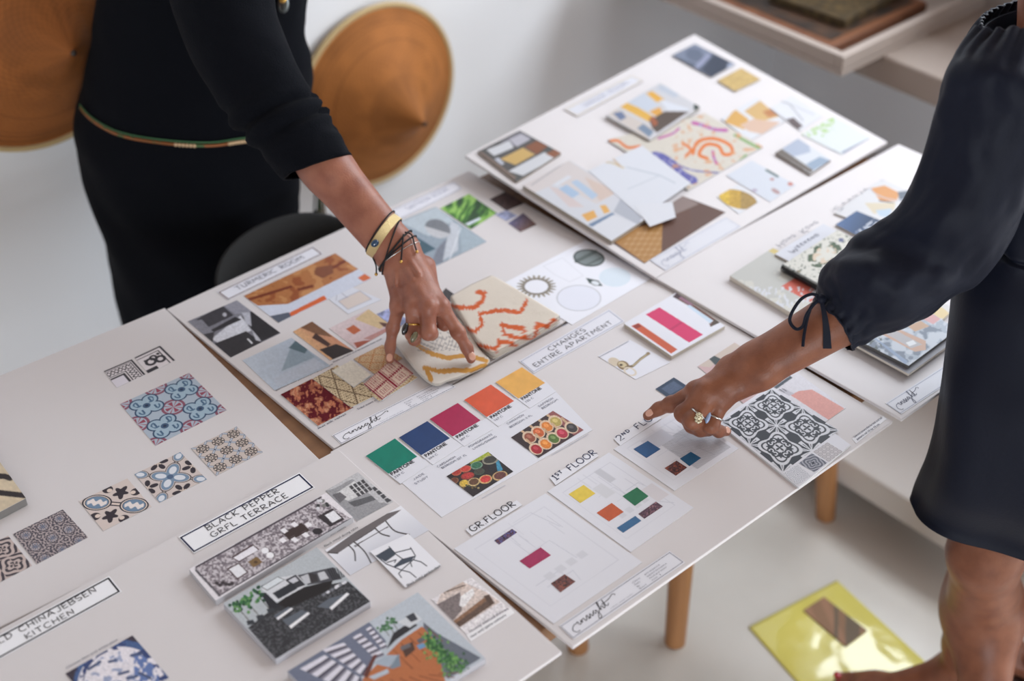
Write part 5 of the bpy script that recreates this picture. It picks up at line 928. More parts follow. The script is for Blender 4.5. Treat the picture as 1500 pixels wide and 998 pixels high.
def hat(c, R, h, label, tone):
    c = np.asarray(c); root = empty('hanging_hat', c+[0, 0, -R], label=label, category='hat', group='woven cone hats on the wall')
    k, m = 160, 90; V = []; C = []
    for i in range(m):
        t = i/(m-1)                                   # 0 rim .. 1 apex
        r = R*(1-t); z = h*(t**1.12*.86+.14*max(0, (t-.72)/.28)**1.4)
        for s in range(k):
            a = 2*math.pi*s/k; V.append((r*math.cos(a), z, r*math.sin(a)))
            lat = t*46; lon = s*(60 if t < .5 else 30)/k*2
            g = .5+.5*math.sin(lat*2*math.pi*.5)*math.sin(lon*math.pi)
            band = 1 if (abs(t-.07) < .012 or abs(t-.115) < .01 or abs(t-.16) < .008 or abs(t-.3) < .006) else 0
            nz = vnoise(np.array(a*5), np.array(t*9), 4)
            C.append(lin(np.array(tone))*(.75+.35*g*(.5 if t > .6 else 1)+.25*(nz-.5)-.3*band))
    V = np.array(V); W = np.stack([V[:, 0], -V[:, 1]-.010, V[:, 2]], 1)+c
    F = [(i*k+s, (i+1)*k+s, (i+1)*k+(s+1) % k, i*k+(s+1) % k) for i in range(m-1) for s in range(k)]
    obj('woven_cone', W, F, M['straw'], root, smooth=True, col=np.clip(np.array(C), .002, .9))
    a = np.linspace(0, 2*math.pi, 97)[:-1]; V, F = tube(np.stack([c[0]+R*np.cos(a), np.full(96, c[1]-.0095), c[2]+R*np.sin(a)], 1), .006, 8, closed=True); obj('rim', V, F, M['straw_rim'], root, smooth=True)
    V, F = tube(np.linspace([c[0], c[1]-.010-h*.985, c[2]], [c[0], c[1]-.010-h*1.02, c[2]], 4), [.005, .005, .004, .001], 10); obj('tip', V, F, M['tip'], root, smooth=True)
hc = aty(549, 140, YW-.011); hat(hc, .188, .15, 'tan woven cone hat on the white wall between the two women', (176, 112, 58))
hc = aty(38, 30, YW-.011); hat(hc, .214, .15, 'darker brown woven cone hat at the top left corner', (150, 90, 44))
# yellow plastic folder on the floor
M['folder'] = mat('yellow_plastic', (232, 222, 118), .1, spec=.6, coat=.6)
bd = Board(.004, gain=1.0); q = [(1097, 918), (1226, 850), (1372, 985), (1238, 1078)]
P = [bd.p(*c) for c in q]; nx = 40; U, Vv = np.meshgrid(np.linspace(0, 1, nx), np.linspace(0, 1, nx)); P = np.array(P)
G_ = (P[0]*((1-U)*(1-Vv))[..., None]+P[1]*(U*(1-Vv))[..., None]+P[2]*(U*Vv)[..., None]+P[3]*((1-U)*Vv)[..., None])
G_[..., 2] = .003+.0022*fbm(U*4, Vv*5, 3)*np.minimum(1, 6*np.minimum(np.minimum(U, 1-U), np.minimum(Vv, 1-Vv))+.2)
idx = np.arange(nx*nx).reshape(nx, nx); F = np.stack([idx[:-1, :-1], idx[1:, :-1], idx[1:, 1:], idx[:-1, 1:]], -1).reshape(-1, 4)
L_ = np.concatenate([idx[0, :-1], idx[:-1, -1], idx[-1, :0:-1], idx[:0:-1, 0]]); Vt = G_.reshape(-1, 3); lo = Vt[L_].copy(); lo[:, 2] = .0005; kk = np.arange(len(L_)); F = np.concatenate([F, np.stack([L_, np.roll(L_, -1), nx*nx+(kk+1) % len(kk), nx*nx+kk], -1)])
fo = obj('plastic_folder', np.concatenate([Vt, lo]), F, M['folder'], label='glossy yellow plastic folder lying on the concrete floor', category='folder', smooth=True)
q2 = [(1177, 894), (1207, 874.5), (1270, 923.5), (1239, 947)]; p = Pic(q2, (168, 128, 96)); p.put(np.sin(p.X*.22-p.Y*.1) > .3, (186, 140, 108)); p.put((p.X > 1222) & (np.sin(p.X*.2) < .5), (128, 110, 88)); p.blur(2)
sheet('picture_window', p, Board(.0062), fo, .0003, th=.003, edge=(160, 130, 90), label='brown picture showing in the folder')
# ------------------------------------------------------------------ people: skin from blended tapered limbs
def sdf_mesh(prims, h, k=.012):
    """prims: ('c', a, b, ra, rb[, k]) tapered limb, ('e', centre, 3 axis vectors[, k]) ellipsoid -> smooth closed mesh"""
    lo = np.full(3, 1e9); hi = -lo
    for p in prims:
        if p[0] == 'c': pts = [(p[1], p[3]), (p[2], p[4])]
        else: pts = [(p[1], max(np.linalg.norm(x) for x in p[2]))]
        for c, r in pts: lo = np.minimum(lo, np.asarray(c)-r); hi = np.maximum(hi, np.asarray(c)+r)
    lo -= 4*h; hi += 4*h; n = np.ceil((hi-lo)/h).astype(int)+1
    D = np.full(n, 1.0, np.float32); ax = [lo[i]+h*np.arange(n[i]) for i in range(3)]
    for p in prims:
        kk = k
        if p[0] == 'c':
            a, b = np.asarray(p[1], float), np.asarray(p[2], float); ra, rb = p[3], p[4]; kk = p[5] if len(p) > 5 else k
            r = max(ra, rb)+kk*1.5+3*h; l, u = np.minimum(a, b)-r, np.maximum(a, b)+r
        else:
            c, A = np.asarray(p[1], float), np.asarray(p[2], float); kk = p[3] if len(p) > 3 else k
            r = max(np.linalg.norm(x) for x in A)+kk*1.5+3*h; l, u = c-r, c+r
        i0 = np.clip(np.floor((l-lo)/h).astype(int), 0, n); i1 = np.clip(np.ceil((u-lo)/h).astype(int)+1, 0, n)
        sl = tuple(slice(i0[i], i1[i]) for i in range(3)); X, Y, Z = np.meshgrid(*[ax[i][sl[i]] for i in range(3)], indexing='ij', sparse=True)
        if p[0] == 'c':
            d = b-a; L = d@d+1e-12; t = np.clip(((X-a[0])*d[0]+(Y-a[1])*d[1]+(Z-a[2])*d[2])/L, 0, 1)
            v = np.sqrt((X-a[0]-t*d[0])**2+(Y-a[1]-t*d[1])**2+(Z-a[2]-t*d[2])**2)-(ra+(rb-ra)*t)
        else:
            q = 0; g = 0
            for x in A:
                R_ = np.linalg.norm(x); e = x/R_; s = ((X-c[0])*e[0]+(Y-c[1])*e[1]+(Z-c[2])*e[2])/R_; q = q+s*s; g = g+(s/R_)**2
            q = np.sqrt(q); g = np.sqrt(g)+1e-9; v = q*(q-1)/g
        S = D[sl]; hh = np.clip(.5+.5*(S-v)/kk, 0, 1); D[sl] = S*(1-hh)+v*hh-kk*hh*(1-hh)
    return nets(D, lo, h)
def nets(D, lo, h):
    s = D < 0; n = D.shape
    acc = np.zeros((n[0]-1, n[1]-1, n[2]-1, 3), np.float32); cnt = np.zeros((n[0]-1, n[1]-1, n[2]-1), np.float32)
    offs = [(i, j, k) for i in (0, 1) for j in (0, 1) for k in (0, 1)]
    c = lambda o: D[o[0]:n[0]-1+o[0], o[1]:n[1]-1+o[1], o[2]:n[2]-1+o[2]]
    for a in offs:
        for ax in range(3):
            if a[ax]: continue
            b = list(a); b[ax] = 1; va, vb = c(a), c(b); m = (va < 0) != (vb < 0); t = np.where(m, va/(va-vb+1e-12), 0)
            for d in range(3): acc[..., d] += np.where(m, a[d]+(t if d == ax else 0), 0)
            cnt += m
    act = cnt > 0; idx = np.full(cnt.shape, -1, np.int64); I = np.argwhere(act); idx[act] = np.arange(len(I))
    V = lo+h*(I+acc[act]/cnt[act][:, None])
    F = []
    for ax in range(3):
        b = [slice(None)]*3; e = [slice(None)]*3; b[ax] = slice(0, -1); e[ax] = slice(1, None); m = s[tuple(b)] != s[tuple(e)]
        P = np.argwhere(m); o = [d for d in range(3) if d != ax]
        P = P[(P[:, o[0]] > 0) & (P[:, o[1]] > 0) & (P[:, o[0]] < n[o[0]]-1) & (P[:, o[1]] < n[o[1]]-1)]
        q = []
        for da, db in ((0, 0), (1, 0), (1, 1), (0, 1)):
            Q = P.copy(); Q[:, o[0]] -= da; Q[:, o[1]] -= db; q.append(idx[Q[:, 0], Q[:, 1], Q[:, 2]])
        q = np.stack(q, -1); fl = s[tuple(P.T)] ^ (ax == 1); q[~fl] = q[~fl][:, ::-1]; F.append(q)
    F = np.concatenate(F); F = F[(F >= 0).all(1)]
    return V, F
def cat_mesh(ms):
    Vs, Fs, n = [], [], 0
    for V, F in ms: Vs.append(V); Fs.append(F+n); n += len(V)
    return np.concatenate(Vs), np.concatenate(Fs)
unit = lambda v: np.asarray(v, float)/np.linalg.norm(v)
def skin(name, c, c2): 
    return mat(name, c, .42, spec=.4, vary=(38, c2, .35, .7), bump=(420, .22, 'noise'), sub=.12)
M['skin_a'] = skin('tanned_skin', (160, 106, 86), (136, 84, 68)); M['skin_b'] = skin('brown_skin', (142, 90, 66), (120, 72, 52))
M['nail'] = mat('fingernail', (214, 164, 144), .25, coat=.4); M['polish'] = mat('red_nail_polish', (176, 26, 44), .18, coat=.7)
M['black_dress'] = mat('black_crepe', (12, 14, 20), .9, spec=.08, sheen=.01, bump=(420, .5, 'noise')); M['navy_dress'] = mat('navy_silk', (12, 18, 35), .58, spec=.2, sheen=.03, bump=(240, .12, 'noise'))
M['gold'] = mat('gold_metal', (214, 172, 96), .28, metal=1); M['silver'] = mat('silver_metal', (206, 204, 200), .25, metal=1); M['cord'] = mat('black_cord', (24, 24, 28), .8)
M['hair'] = mat('dark_hair', (34, 26, 22), .5, bump=(300, .5, 'wave'))
def loft(rings, n=14, k=64, disp=None, ratio=1.0, cap=True):
    """rings: (centre, half-width vector a, half-depth vector b); smooth closed tube through them"""
    R = np.array([[np.asarray(c), np.asarray(a), np.asarray(b)] for c, a, b in rings], float).reshape(len(rings), 9)
    S = spline(R, n); m = len(S); ang = np.arange(k)*2*math.pi/k; V = np.empty((m, k, 3))
    for i in range(m):
        c, a, b = S[i, :3], S[i, 3:6], S[i, 6:]; V[i] = c+np.cos(ang)[:, None]*a+np.sin(ang)[:, None]*b
    if disp is not None:
        T = np.gradient(V, axis=0); U = np.roll(V, -1, 1)-np.roll(V, 1, 1); N = np.cross(U, T); N /= np.linalg.norm(N, axis=2)[..., None]+1e-9
        o = np.sign(((V-S[:, None, :3])*N).sum(2).mean()); t = np.linspace(0, 1, m)[:, None]*np.ones((1, k)); A = np.ones((m, 1))*ang[None]
        V = V+N*o*disp(t, A, V)[..., None]
    Vf = V.reshape(-1, 3); idx = np.arange(m*k).reshape(m, k)
    F = np.stack([idx[:-1], np.roll(idx[:-1], -1, 1), np.roll(idx[1:], -1, 1), idx[1:]], -1).reshape(-1, 4)
    if cap:
        Vf = np.concatenate([Vf, [V[0].mean(0), V[-1].mean(0)]]); a, b = m*k, m*k+1; r = np.arange(k)
        F = np.concatenate([F, np.stack([np.full(k, a), np.full(k, a), np.roll(r, -1), r], -1)[:, [0, 2, 3, 3]], np.stack([np.full(k, b), (m-1)*k+r, (m-1)*k+np.roll(r, -1), (m-1)*k+np.roll(r, -1)], -1)])
    return Vf, F
def tri(F): return [tuple(dict.fromkeys(int(i) for i in f)) for f in F]
def silring(l, r, dep, ratio, tilt=0.0, horizontal=True):
    """ring whose left/right silhouette falls on photo points l and r at camera depth dep"""
    A, B = atd(*l, dep), atd(*r, dep); c = (A+B)/2; a = (B-A)/2
    if horizontal: a2 = a.copy(); a2[2] = a2[2]; b = unit(np.cross([0, 0, 1.0], a))*np.linalg.norm(a)*ratio
    else: b = FWD*np.linalg.norm(a)*ratio; b = b-a*(b@a)/(a@a)
    return c, a, b
def bvh(o): 
    dg = bpy.context.evaluated_depsgraph_get(); me = o.data; mw = Vector(WLOC[o.name])
    return BVHTree.FromPolygons([v.co+mw for v in me.vertices], [tuple(p.vertices) for p in me.polygons])
def on_surface(tree, x, y, off=.003):
    h = tree.ray_cast(Vector(CAM), Vector(unit(ray(x, y))))
    return None if h[0] is None else np.array(h[0])+np.array(h[1])*off
def ringband(c, axis, a, ra, rb, r, n=40, k=8):
    axis = unit(axis); u = unit(np.asarray(a)-axis*(np.asarray(a)@axis)); v = np.cross(axis, u); t = np.linspace(0, 2*math.pi, n+1)[:-1]
    return tube([c+u*ra*math.cos(x)+v*rb*math.sin(x) for x in t], r, k, closed=True)
def wrap_ring(tree, c, axis, ref, off, r, n=56, k=6, lim=.05, rmin=.008, squash=1.0):
    """a cord or band laid round a limb: rays from the limb's middle find its surface"""
    axis = unit(axis); u = unit(np.asarray(ref)-axis*(np.asarray(ref)@axis)); v = np.cross(axis, u); R = []
    for x in np.linspace(0, 2*math.pi, n+1)[:-1]:
        d = u*math.cos(x)+v*math.sin(x); h = tree.ray_cast(Vector(c), Vector(d)); R.append(h[3] if h[0] is not None and h[3] < lim else np.nan)
    R = np.array(R); m = np.nanmedian(R) if not np.all(np.isnan(R)) else rmin*1.3; R = np.where(np.isnan(R), m, R); R = np.clip(R, rmin, m*1.45) if lim > .03 else np.clip(R, m*.85, m*1.03)
    for _ in range(4): R = np.maximum(R, (np.roll(R, 1)+R+np.roll(R, -1))/3)*.5+(np.roll(R, 1)+R+np.roll(R, -1))/6
    P = np.array([np.asarray(c)+(u*math.cos(x)+v*math.sin(x))*(q+off) for x, q in zip(np.linspace(0, 2*math.pi, n+1)[:-1], R)])
    return P, axis, (tube(P, r, k, closed=True) if r else None)
def band(P, axis, c, w, th):
    n = len(P); V = []; F = []
    for p in P:
        o = unit(p-np.asarray(c)); V += [p-axis*w, p-axis*w+o*th, p+axis*w+o*th, p+axis*w]
    for i in range(n):
        for j in range(4): F.append((i*4+j, i*4+(j+1) % 4, ((i+1) % n)*4+(j+1) % 4, ((i+1) % n)*4+j))
    return V, F
def nail(name, tip, d, up, w, l, m, parent, **kw):
    d = unit(d); up = unit(np.asarray(up)-d*(np.asarray(up)@d)); s = np.cross(d, up)
    V, F = ellipsoid(tip, [s*w, d*l, up*.0012], 16, 8); return obj(name, V, F, M[m], parent, smooth=True, **kw)
def finger(pts, r, k=.006): return [('c', pts[i], pts[i+1], r[i], r[i+1], k) for i in range(len(pts)-1)]
def head_prims(c, f, u):
    f = unit(f); u = unit(u-f*(u@f)); s = np.cross(u, f); c = np.asarray(c); q = lambda a, b, d: c+f*a+s*b+u*d
    P = [('e', q(-.012, 0, .03), [f*.095, s*.076, u*.088], .02), ('e', q(.03, 0, -.045), [f*.058, s*.056, u*.068], .03), ('e', q(.088, 0, -.018), [f*.016, s*.013, u*.024], .012), ('e', q(.078, 0, -.056), [f*.014, s*.024, u*.009], .008), ('e', q(.066, 0, -.096), [f*.024, s*.024, u*.018], .014)]
    for i in (-1, 1): P += [('e', q(-.008, .075*i, -.012), [f*.018, s*.008, u*.03], .006), ('e', q(.066, .032*i, .004), [f*.018, s*.022, u*.01], .012)]
    return P, q
def hair_mesh(q, f, u, name, parent, back=.14):
    f = unit(f); u = unit(u-f*(u@f)); s = np.cross(u, f)
    V, F = sdf_mesh([('e', q(-.03, 0, .045), [f*.094, s*.088, u*.092], .02), ('e', q(-.075, 0, -.02), [f*.06, s*.078, u*.1], .03), ('e', q(-.085, 0, -back), [f*.045, s*.06, u*.08], .03)], .006)
    return obj(name, V, F, M['hair'], parent, smooth=True)
# ================= person in black, reaching with the right hand
TZ = TOP
p1 = empty('person', (.95, 1.86, 0), label='person in black dress with beaded belt, leaning over and pressing splayed fingers on the boards', category='person', group='people at the table')
# hand joints: each is where the photo shows it, at a height that gives a hand of natural size
i_tip = at(690, 526, TZ+.0180); i_dip = at(684, 510, TZ+.030); i_pip = at(671, 487, TZ+.052); i_mcp = at(646, 449, TZ+.083)
k_tip = at(571, 527, TZ+.0095); k_dip = at(571.5, 508, TZ+.022); k_pip = at(575.5, 481, TZ+.043); k_mcp = at(584, 449, TZ+.076)
m_mcp = at(627, 449, TZ+.090); r_mcp = at(605, 449, TZ+.086)
m_pip = at(628, 487, TZ+.066); m_dip = at(632, 489, TZ+.040); m_tip = at(630, 476, TZ+.026)
r_pip = at(605, 489, TZ+.060); r_dip = at(607, 497, TZ+.036); r_tip = at(608, 488, TZ+.020)
wr = at(584, 372, TZ+.118); el = at(413, 168, TZ+.262); sh = at(326, -42, 1.17); 
fd = unit(wr-el); back = unit(np.cross(i_mcp-wr, k_mcp-wr)); back = back if back[2] > 0 else -back; side = unit(np.cross(back, fd))   # towards which the little finger lies?
side = side if side@(i_mcp-k_mcp) > 0 else -side
th_b = wr+fd*.03+side*.016-back*.014; th_m = i_mcp*.55+wr*.45+side*.004-back*.034; th_t = i_mcp-back*.045-side*.012+fd*.004
P = []
for a, mc, r0, r1 in ((.012, i_mcp, .0135, .0112), (.004, m_mcp, .0140, .0116), (-.005, r_mcp, .0130, .0108), (-.013, k_mcp, .0120, .0098)):
    b0 = wr+side*a-back*.002; P.append(('c', b0, mc-back*.001, r0, r1, .012))
    P.append(('c', b0*.3+mc*.7+back*.0085-back*0, mc+back*.0065, .0036, .0044, .006))      # tendon
P += [('c', wr*.55+i_mcp*.45-back*.008, wr*.55+k_mcp*.45-back*.008, .0125, .0115, .016)]
P += finger([i_mcp, i_pip, i_dip, i_tip], [.0104, .0084, .0074, .0063]); P += finger([m_mcp, m_pip, m_dip, m_tip], [.0112, .0098, .0084, .0070]); P += finger([r_mcp, r_pip, r_dip, r_tip], [.0106, .0092, .0080, .0068]); P += finger([k_mcp, k_pip, k_dip, k_tip], [.0094, .0077, .0067, .0058])
for a, r in ((i_pip, .0090), (m_pip, .0099), (r_pip, .0093), (k_pip, .0081)): P.append(('e', a+back*.001, [fd*r, side*r, back*r], .005))
for a in (i_mcp, m_mcp, r_mcp, k_mcp): P.append(('e', a+back*.003, [fd*.0105, side*.0098, back*.0095], .008))
P += [('c', th_b, th_m, .0155, .0115, .014)]+finger([th_m, th_t], [.0112, .0085])
# veins across the back of the hand
for s0, s1, t in ((.006, .012, .25), (-.003, .001, .2), (-.010, -.014, .3)):
    a = wr+side*s0+back*.0135+fd*.012; b = (wr*.45+(m_mcp if s0 > -.005 else r_mcp)*.55)+side*s1+back*.0125; P.append(('c', a, b, .0021, .0023, .005))
for o in (-1, 1): P.append(('c', wr-fd*.004+side*.0115*o, el+fd*.09+side*.010*o, .0168, .0235, .02))
P.append(('e', wr-fd*.004-side*.017+back*.011, [fd*.009, side*.008, back*.007], .008))
P += [('c', wr, el+fd*.06, .0185, .0265, .02), ('c', el+fd*.10, el-fd*.0, .028, .027, .02)]
hand_a = sdf_mesh(P, .0016)
# the rest of the body under the dress (coarser)
hipc = aty(292, 296, 1.88); chest = aty(305, 40, 1.86)
ua = unit(chest-hipc); fwd1 = unit(np.array([.62, -.78, 0])); sd1 = np.cross([0, 0, 1.0], fwd1); sd1 = unit(sd1)
sh_l = chest+ua*.13+sd1*.17*(1 if sd1@(sh-chest) < 0 else -1); neck = chest+ua*.19+fwd1*.02; hd = neck+ua*.12+fwd1*.06
Q = [('e', hipc, [sd1*.10, fwd1*.07, np.array([0, 0, .10])], .02), ('c', hipc, chest, .07, .062, .02), ('e', chest, [sd1*.09, fwd1*.052, ua*.10], .02), ('c', chest+ua*.10, neck+ua*.05, .055, .046, .03), ('c', sh, el, .032, .027, .02), ('c', el, el+fd*.085, .027, .025, .015), ('c', chest+ua*.08, sh, .05, .034, .02), ('c', chest+ua*.08, sh_l, .05, .034, .02)]
el_l = sh_l-fwd1*.10+np.array([0, 0, -.23]); wr_l = el_l+unit(fwd1*.15+np.array([0, 0, -1]))*.22; Q += [('c', sh_l, el_l, .043, .034, .02), ('c', el_l, wr_l, .032, .022, .015), ('c', wr_l, wr_l+unit(fwd1*.2+np.array([0, 0, -1]))*.11, .024, .014, .02)]
for s in (-1, 1):
    h0 = hipc+unit(RT*[1, 1, 0])*.062*s-np.array([0, 0, .06])+FWD*[1, 1, 0]*.012; kn = np.array([h0[0]-.01, h0[1]+.02, .45])+sd1*.0*s; an = np.array([kn[0], kn[1]+.03, .075]); Q += [('c', h0, kn, .055, .043, .02), ('c', kn, kn*.6+an*.4, .048, .046, .02), ('c', kn*.6+an*.4, an, .046, .03, .02), ('c', an, an+fwd1*.14-[0, 0, .045], .032, .024, .02), ('c', an, an-fwd1*.03-[0, 0, .04], .03, .03, .02)]
hp, hq = head_prims(hd, fwd1*.8+np.array([0, 0, -.55]), ua)
rest = sdf_mesh(Q+hp, .008)
body = obj('body', *cat_mesh([hand_a, rest]), M['skin_a'], p1, smooth=True, label='tanned right hand with index and little finger pressed on the boards')
hair_mesh(hq, fwd1*.8+np.array([0, 0, -.55]), ua, 'hair', p1)
# dress
dep = lambda x, y, Y=1.86: topx(aty(x, y, Y))[2]
rows = [(560, 196, 452), (470, 180, 445), (400, 166, 440), (330, 149, 437), (290, 137, 436), (250, 123, 440), (215, 115, 445), (185, 108, 449), (150, 110, 454), (115, 117, 458), (85, 128, 456), (55, 135, 447), (20, 139, 447), (-30, 146, 452), (-80, 170, 440), (-118, 225, 405), (-138, 270, 372)]
R_ = []
for y, l, r in rows:
    d = dep((l+r)/2, y, 1.88 if y > 100 else 1.87); R_.append(silring((l, y), (r, y), d, .70 if y > 100 else .62))
def dd1(t, A, V):
    z = V[..., 2]; w = .0030*np.sin(A*7+z*30)*np.exp(-((t-.22)/.2)**2)+.006*(fbm(A*1.7+z*9, z*16-A*1.2, 3)-.5)
    belt = np.exp(-((V[..., 2]-(.86+.05*np.cos(A-2.6)))/.03)**2)
    return w-.006*belt
V, F = loft(R_, 8, 96, dd1); dress = obj('dress', V, tri(F), M['black_dress'], p1, smooth=True, label='close fitting black crepe dress')
tree = bvh(dress)
# three-quarter sleeve
dS, dE, dC = topx(sh)[2], topx(el)[2], topx(el+fd*.09)[2]
sl = [((235, -70), (392, -84), dS+.03), ((246, -20), (398, -28), dS+.01), ((262, 32), (404, 22), dS*.75+dE*.25), ((284, 88), (424, 76), dS*.5+dE*.5), ((316, 140), (446, 122), dS*.2+dE*.8), ((340, 176), (462, 148), dE), ((366, 204), (477, 172), dE-.002), ((392, 234), (497, 200), dE*.5+dC*.5), ((411, 256), (509, 222), dC), ((415, 262), (513, 228), dC)]
S_ = [silring(l, r, d, .86, horizontal=False) for l, r, d in sl]
def ds1(t, A, V):
    f = np.exp(-((t-.62)/.1)**2); return .0075*f*np.sin(t*58+np.cos(A)*2.2+A*.6)+.006*(fbm(t*9, A*1.4, 5)-.5)-.004*(t > .985)
V, F = loft(S_, 8, 72, ds1, cap=False); sleeve = obj('sleeve', V, tri(F), M['black_dress'], p1, smooth=True); so = sleeve.modifiers.new('cloth', 'SOLIDIFY'); so.thickness = .0025; so.offset = -1
# belt of beads
bp = [on_surface(tree, x, y, .004) for x, y in ((112, 130), (114, 142), (121, 158), (133, 172), (150, 184), (172, 195), (198, 202), (228, 207), (258, 210), (290, 212), (318, 211), (344, 207), (372, 203), (400, 196), (425, 188))]
bp = [b for b in bp if b is not None]; cc = np.mean([c for c, a, b in R_[5:9]], 0)
bk = [np.array([cc[0]+(b[0]-cc[0])*-1.0, cc[1]-(b[1]-cc[1])*1.0, b[2]+.02]) for b in bp[3:-3]]
bt_ = spline(np.array(bp), 6); M['bead_a'] = mat('bronze_beads', (150, 92, 52), .4, metal=.4, vary=(90, (70, 100, 60), .5, .6)); M['bead_b'] = mat('pale_beads', (206, 176, 138), .4)
V, F = tube(bt_, .0024, 8); belt = obj('belt', V, F, M['bead_a'], p1, smooth=True, label='thin belt of bronze, green and pale beads')
V, F = tube(bt_+[0, 0, .0055], .0012, 6); obj('belt_strand', V, F, mat('green_cord', (60, 104, 66), .6), belt, smooth=True)
parts = []
for j in list(range(52, 68, 1))+list(range(36, 42)): parts.append(ellipsoid(bt_[min(j, len(bt_)-1)]+[0, -.001, .0], np.eye(3)*.0030, 8, 6))
obj('pale_beads', *join(parts), M['bead_b'], belt, smooth=True)
tz = dep(466, 300, 1.80); parts = []
for i in range(7):
    a = atd(463+i*1.2, 255, tz+.01*math.sin(i)); b = atd(459+i*3.4+3*math.sin(i*2), 330+4*math.sin(i*1.7), tz+.012*math.cos(i*2)); parts.append(tube(spline(np.array([a, (a+b)/2+[.003*math.sin(i), 0, 0], b]), 5), .0018, 6))
obj('belt_tassel', *join(parts), mat('tassel_thread', (96, 80, 58), .8, vary=(60, (40, 66, 44), .4, .6)), belt, smooth=True, label='hanging belt ends of brown and green threads')
for x, y, c in ((468, 318, 'bead_a'), (463, 312, 'cord'), (472, 324, 'bead_a'), (466, 328, 'bead_b')): V, F = ellipsoid(atd(x, y, tz), np.eye(3)*.005, 12, 8); obj('bead', V, F, M[c], belt, smooth=True)
# pendant
c = on_surface(tree, 411, 4, .009); V, F = ellipsoid(c, [RT*.009, FWD*.005, UP*.014], 14, 8); pen = obj('pendant', V, F, mat('grey_pendant', (92, 98, 98), .3, metal=.6), p1, smooth=True, label='grey and gold pendant'); V, F = ellipsoid(c+UP*.006-FWD*.004, [RT*.006, FWD*.004, UP*.006], 12, 8); obj('gold_bead', V, F, M['gold'], pen, smooth=True)
# bracelets
def wrist_at(s): return wr-fd*s
tb = bvh(body); ax_ = unit(fd*.95+side*.26); c = wrist_at(.031); Pb, _, _ = wrap_ring(tb, c, ax_, side, .0006, None)
gm = mat('woven_gold', (226, 204, 152), .38, metal=1, bump=(900, .9, 'noise')); cu = obj('bracelet', *band(Pb, ax_, c, .0062, .0012), gm, p1, label='woven gold cuff bracelet')
stn = on_surface(tb, 551, 356, .004); V, F = ellipsoid(stn, [unit(side)*.006, fd*.0045, back*.0035], 14, 8); obj('blue_stone', V, F, mat('blue_stone', (36, 66, 96), .15, coat=.6), cu, smooth=True)
for s, tl, r, mm, nm, ex in ((.014, .62, .0011, 'cord', 'black cord bracelet', 1.06), (.006, .22, .0013, 'cord', 'knotted black cord bracelet', 1.05), (.002, .05, .0011, 'cord', 'low black cord bracelet', 1.07), (-.002, -.12, .0006, 'silver', 'fine chain bracelet', 1.05), (.0395, .28, .0010, 'cord', 'black cord above the gold cuff', 1.05)):
    V, F = wrap_ring(tb, wrist_at(s), fd+side*tl, side, r+.0004, r)[2]; br_ = obj('bracelet', V, F, M[mm], p1, smooth=True, label=nm)
    if nm.startswith('knotted'):
        for pts in ([(592, 342), (601, 346), (605, 358), (609, 370)], [(590, 345), (589, 362), (588, 384)], [(549, 377), (551, 390), (551, 402)]):
            q_ = [on_surface(tb, x, y, .003) for x, y in pts]; dref = topx(wrist_at(.0))[2]-.02; q_ = [q if q is not None else atd(x, y, dref+.02) for q, (x, y) in zip(q_, pts)]; V, F = tube(spline(np.array(q_), 5), .0011, 6); obj('cord_end', V, F, M['cord'], br_, smooth=True); V, F = ellipsoid(q_[-1], np.eye(3)*.0023, 10, 6); obj('cord_bead', V, F, M['gold'], br_, smooth=True)
# rings on the ring finger
rd_ = unit(r_pip-r_mcp); V, F = wrap_ring(tb, r_mcp*.3+r_pip*.7, rd_, side, .0006, .0013, 40, 6, .0135)[2]; rg = obj('finger_ring', V, F, M['gold'], p1, smooth=True, label='gold ring with dark and olive stones'); rc = r_mcp*.3+r_pip*.7
gd = mat('black_stone', (20, 18, 20), .1, coat=.8); ob = mat('olive_stone', (104, 98, 72), .15, coat=.6)
V, F = ellipsoid(at(593.5, 482, rc[2]+.006), [side*.0062, rd_*.0075, back*.005], 14, 8); obj('dark_stone', V, F, gd, rg, smooth=True)
V, F = ellipsoid(on_surface(tb, 606.5, 493, .003), [side*.0066, rd_*.0062, back*.004], 14, 8); obj('olive_stone', V, F, ob, rg, smooth=True)
def put_nail(tree, px_, dirp, w, l, m, parent):
    h = tree.ray_cast(Vector(CAM), Vector(unit(ray(*px_)))); 
    if h[0] is not None: nail('fingernail', np.array(h[0])+np.array(h[1])*.0001, dirp, np.array(h[1]), w, l, m, parent)
put_nail(tb, (691.5, 522), i_tip-i_dip, .0048, .0062, 'nail', p1); put_nail(tb, (570.5, 524), k_tip-k_dip, .0044, .0056, 'nail', p1)

# ================= person in navy, pointing with the left hand
p2 = empty('person', (1.62, .66, 0), label='person in navy dress with tied puff sleeve, pointing with a ringed brown hand', category='person', group='people at the table')
i_tip = at(949, 609, TZ+.0105); i_dip = at(965, 599, TZ+.020); i_pip = at(983, 592.5, TZ+.030); i_mcp = at(1019, 573, TZ+.062)
m_mcp = at(1033, 573, TZ+.072); r_mcp = at(1047, 577, TZ+.070); k_mcp = at(1060, 586, TZ+.062)
m_pip = at(1001, 606, TZ+.045); m_dip = at(1013, 624, TZ+.022); m_tip = at(1024, 632, TZ+.012)
r_pip = at(1014, 617, TZ+.045); r_dip = at(1026, 630, TZ+.022); r_tip = at(1038, 632, TZ+.012)
k_pip = at(1042, 624, TZ+.036); k_dip = at(1053, 632, TZ+.018); k_tip = at(1064, 632, TZ+.0095)
wr2 = at(1110, 536, TZ+.098); el2 = at(1342, 400, .965); fd2 = unit(wr2-el2); back2 = unit(np.cross(i_mcp-wr2, k_mcp-wr2)); back2 = back2 if back2[2] > 0 else -back2
side2 = unit(np.cross(back2, fd2)); side2 = side2 if side2@(i_mcp-k_mcp) > 0 else -side2; hd2 = unit(m_mcp-wr2)
P = []
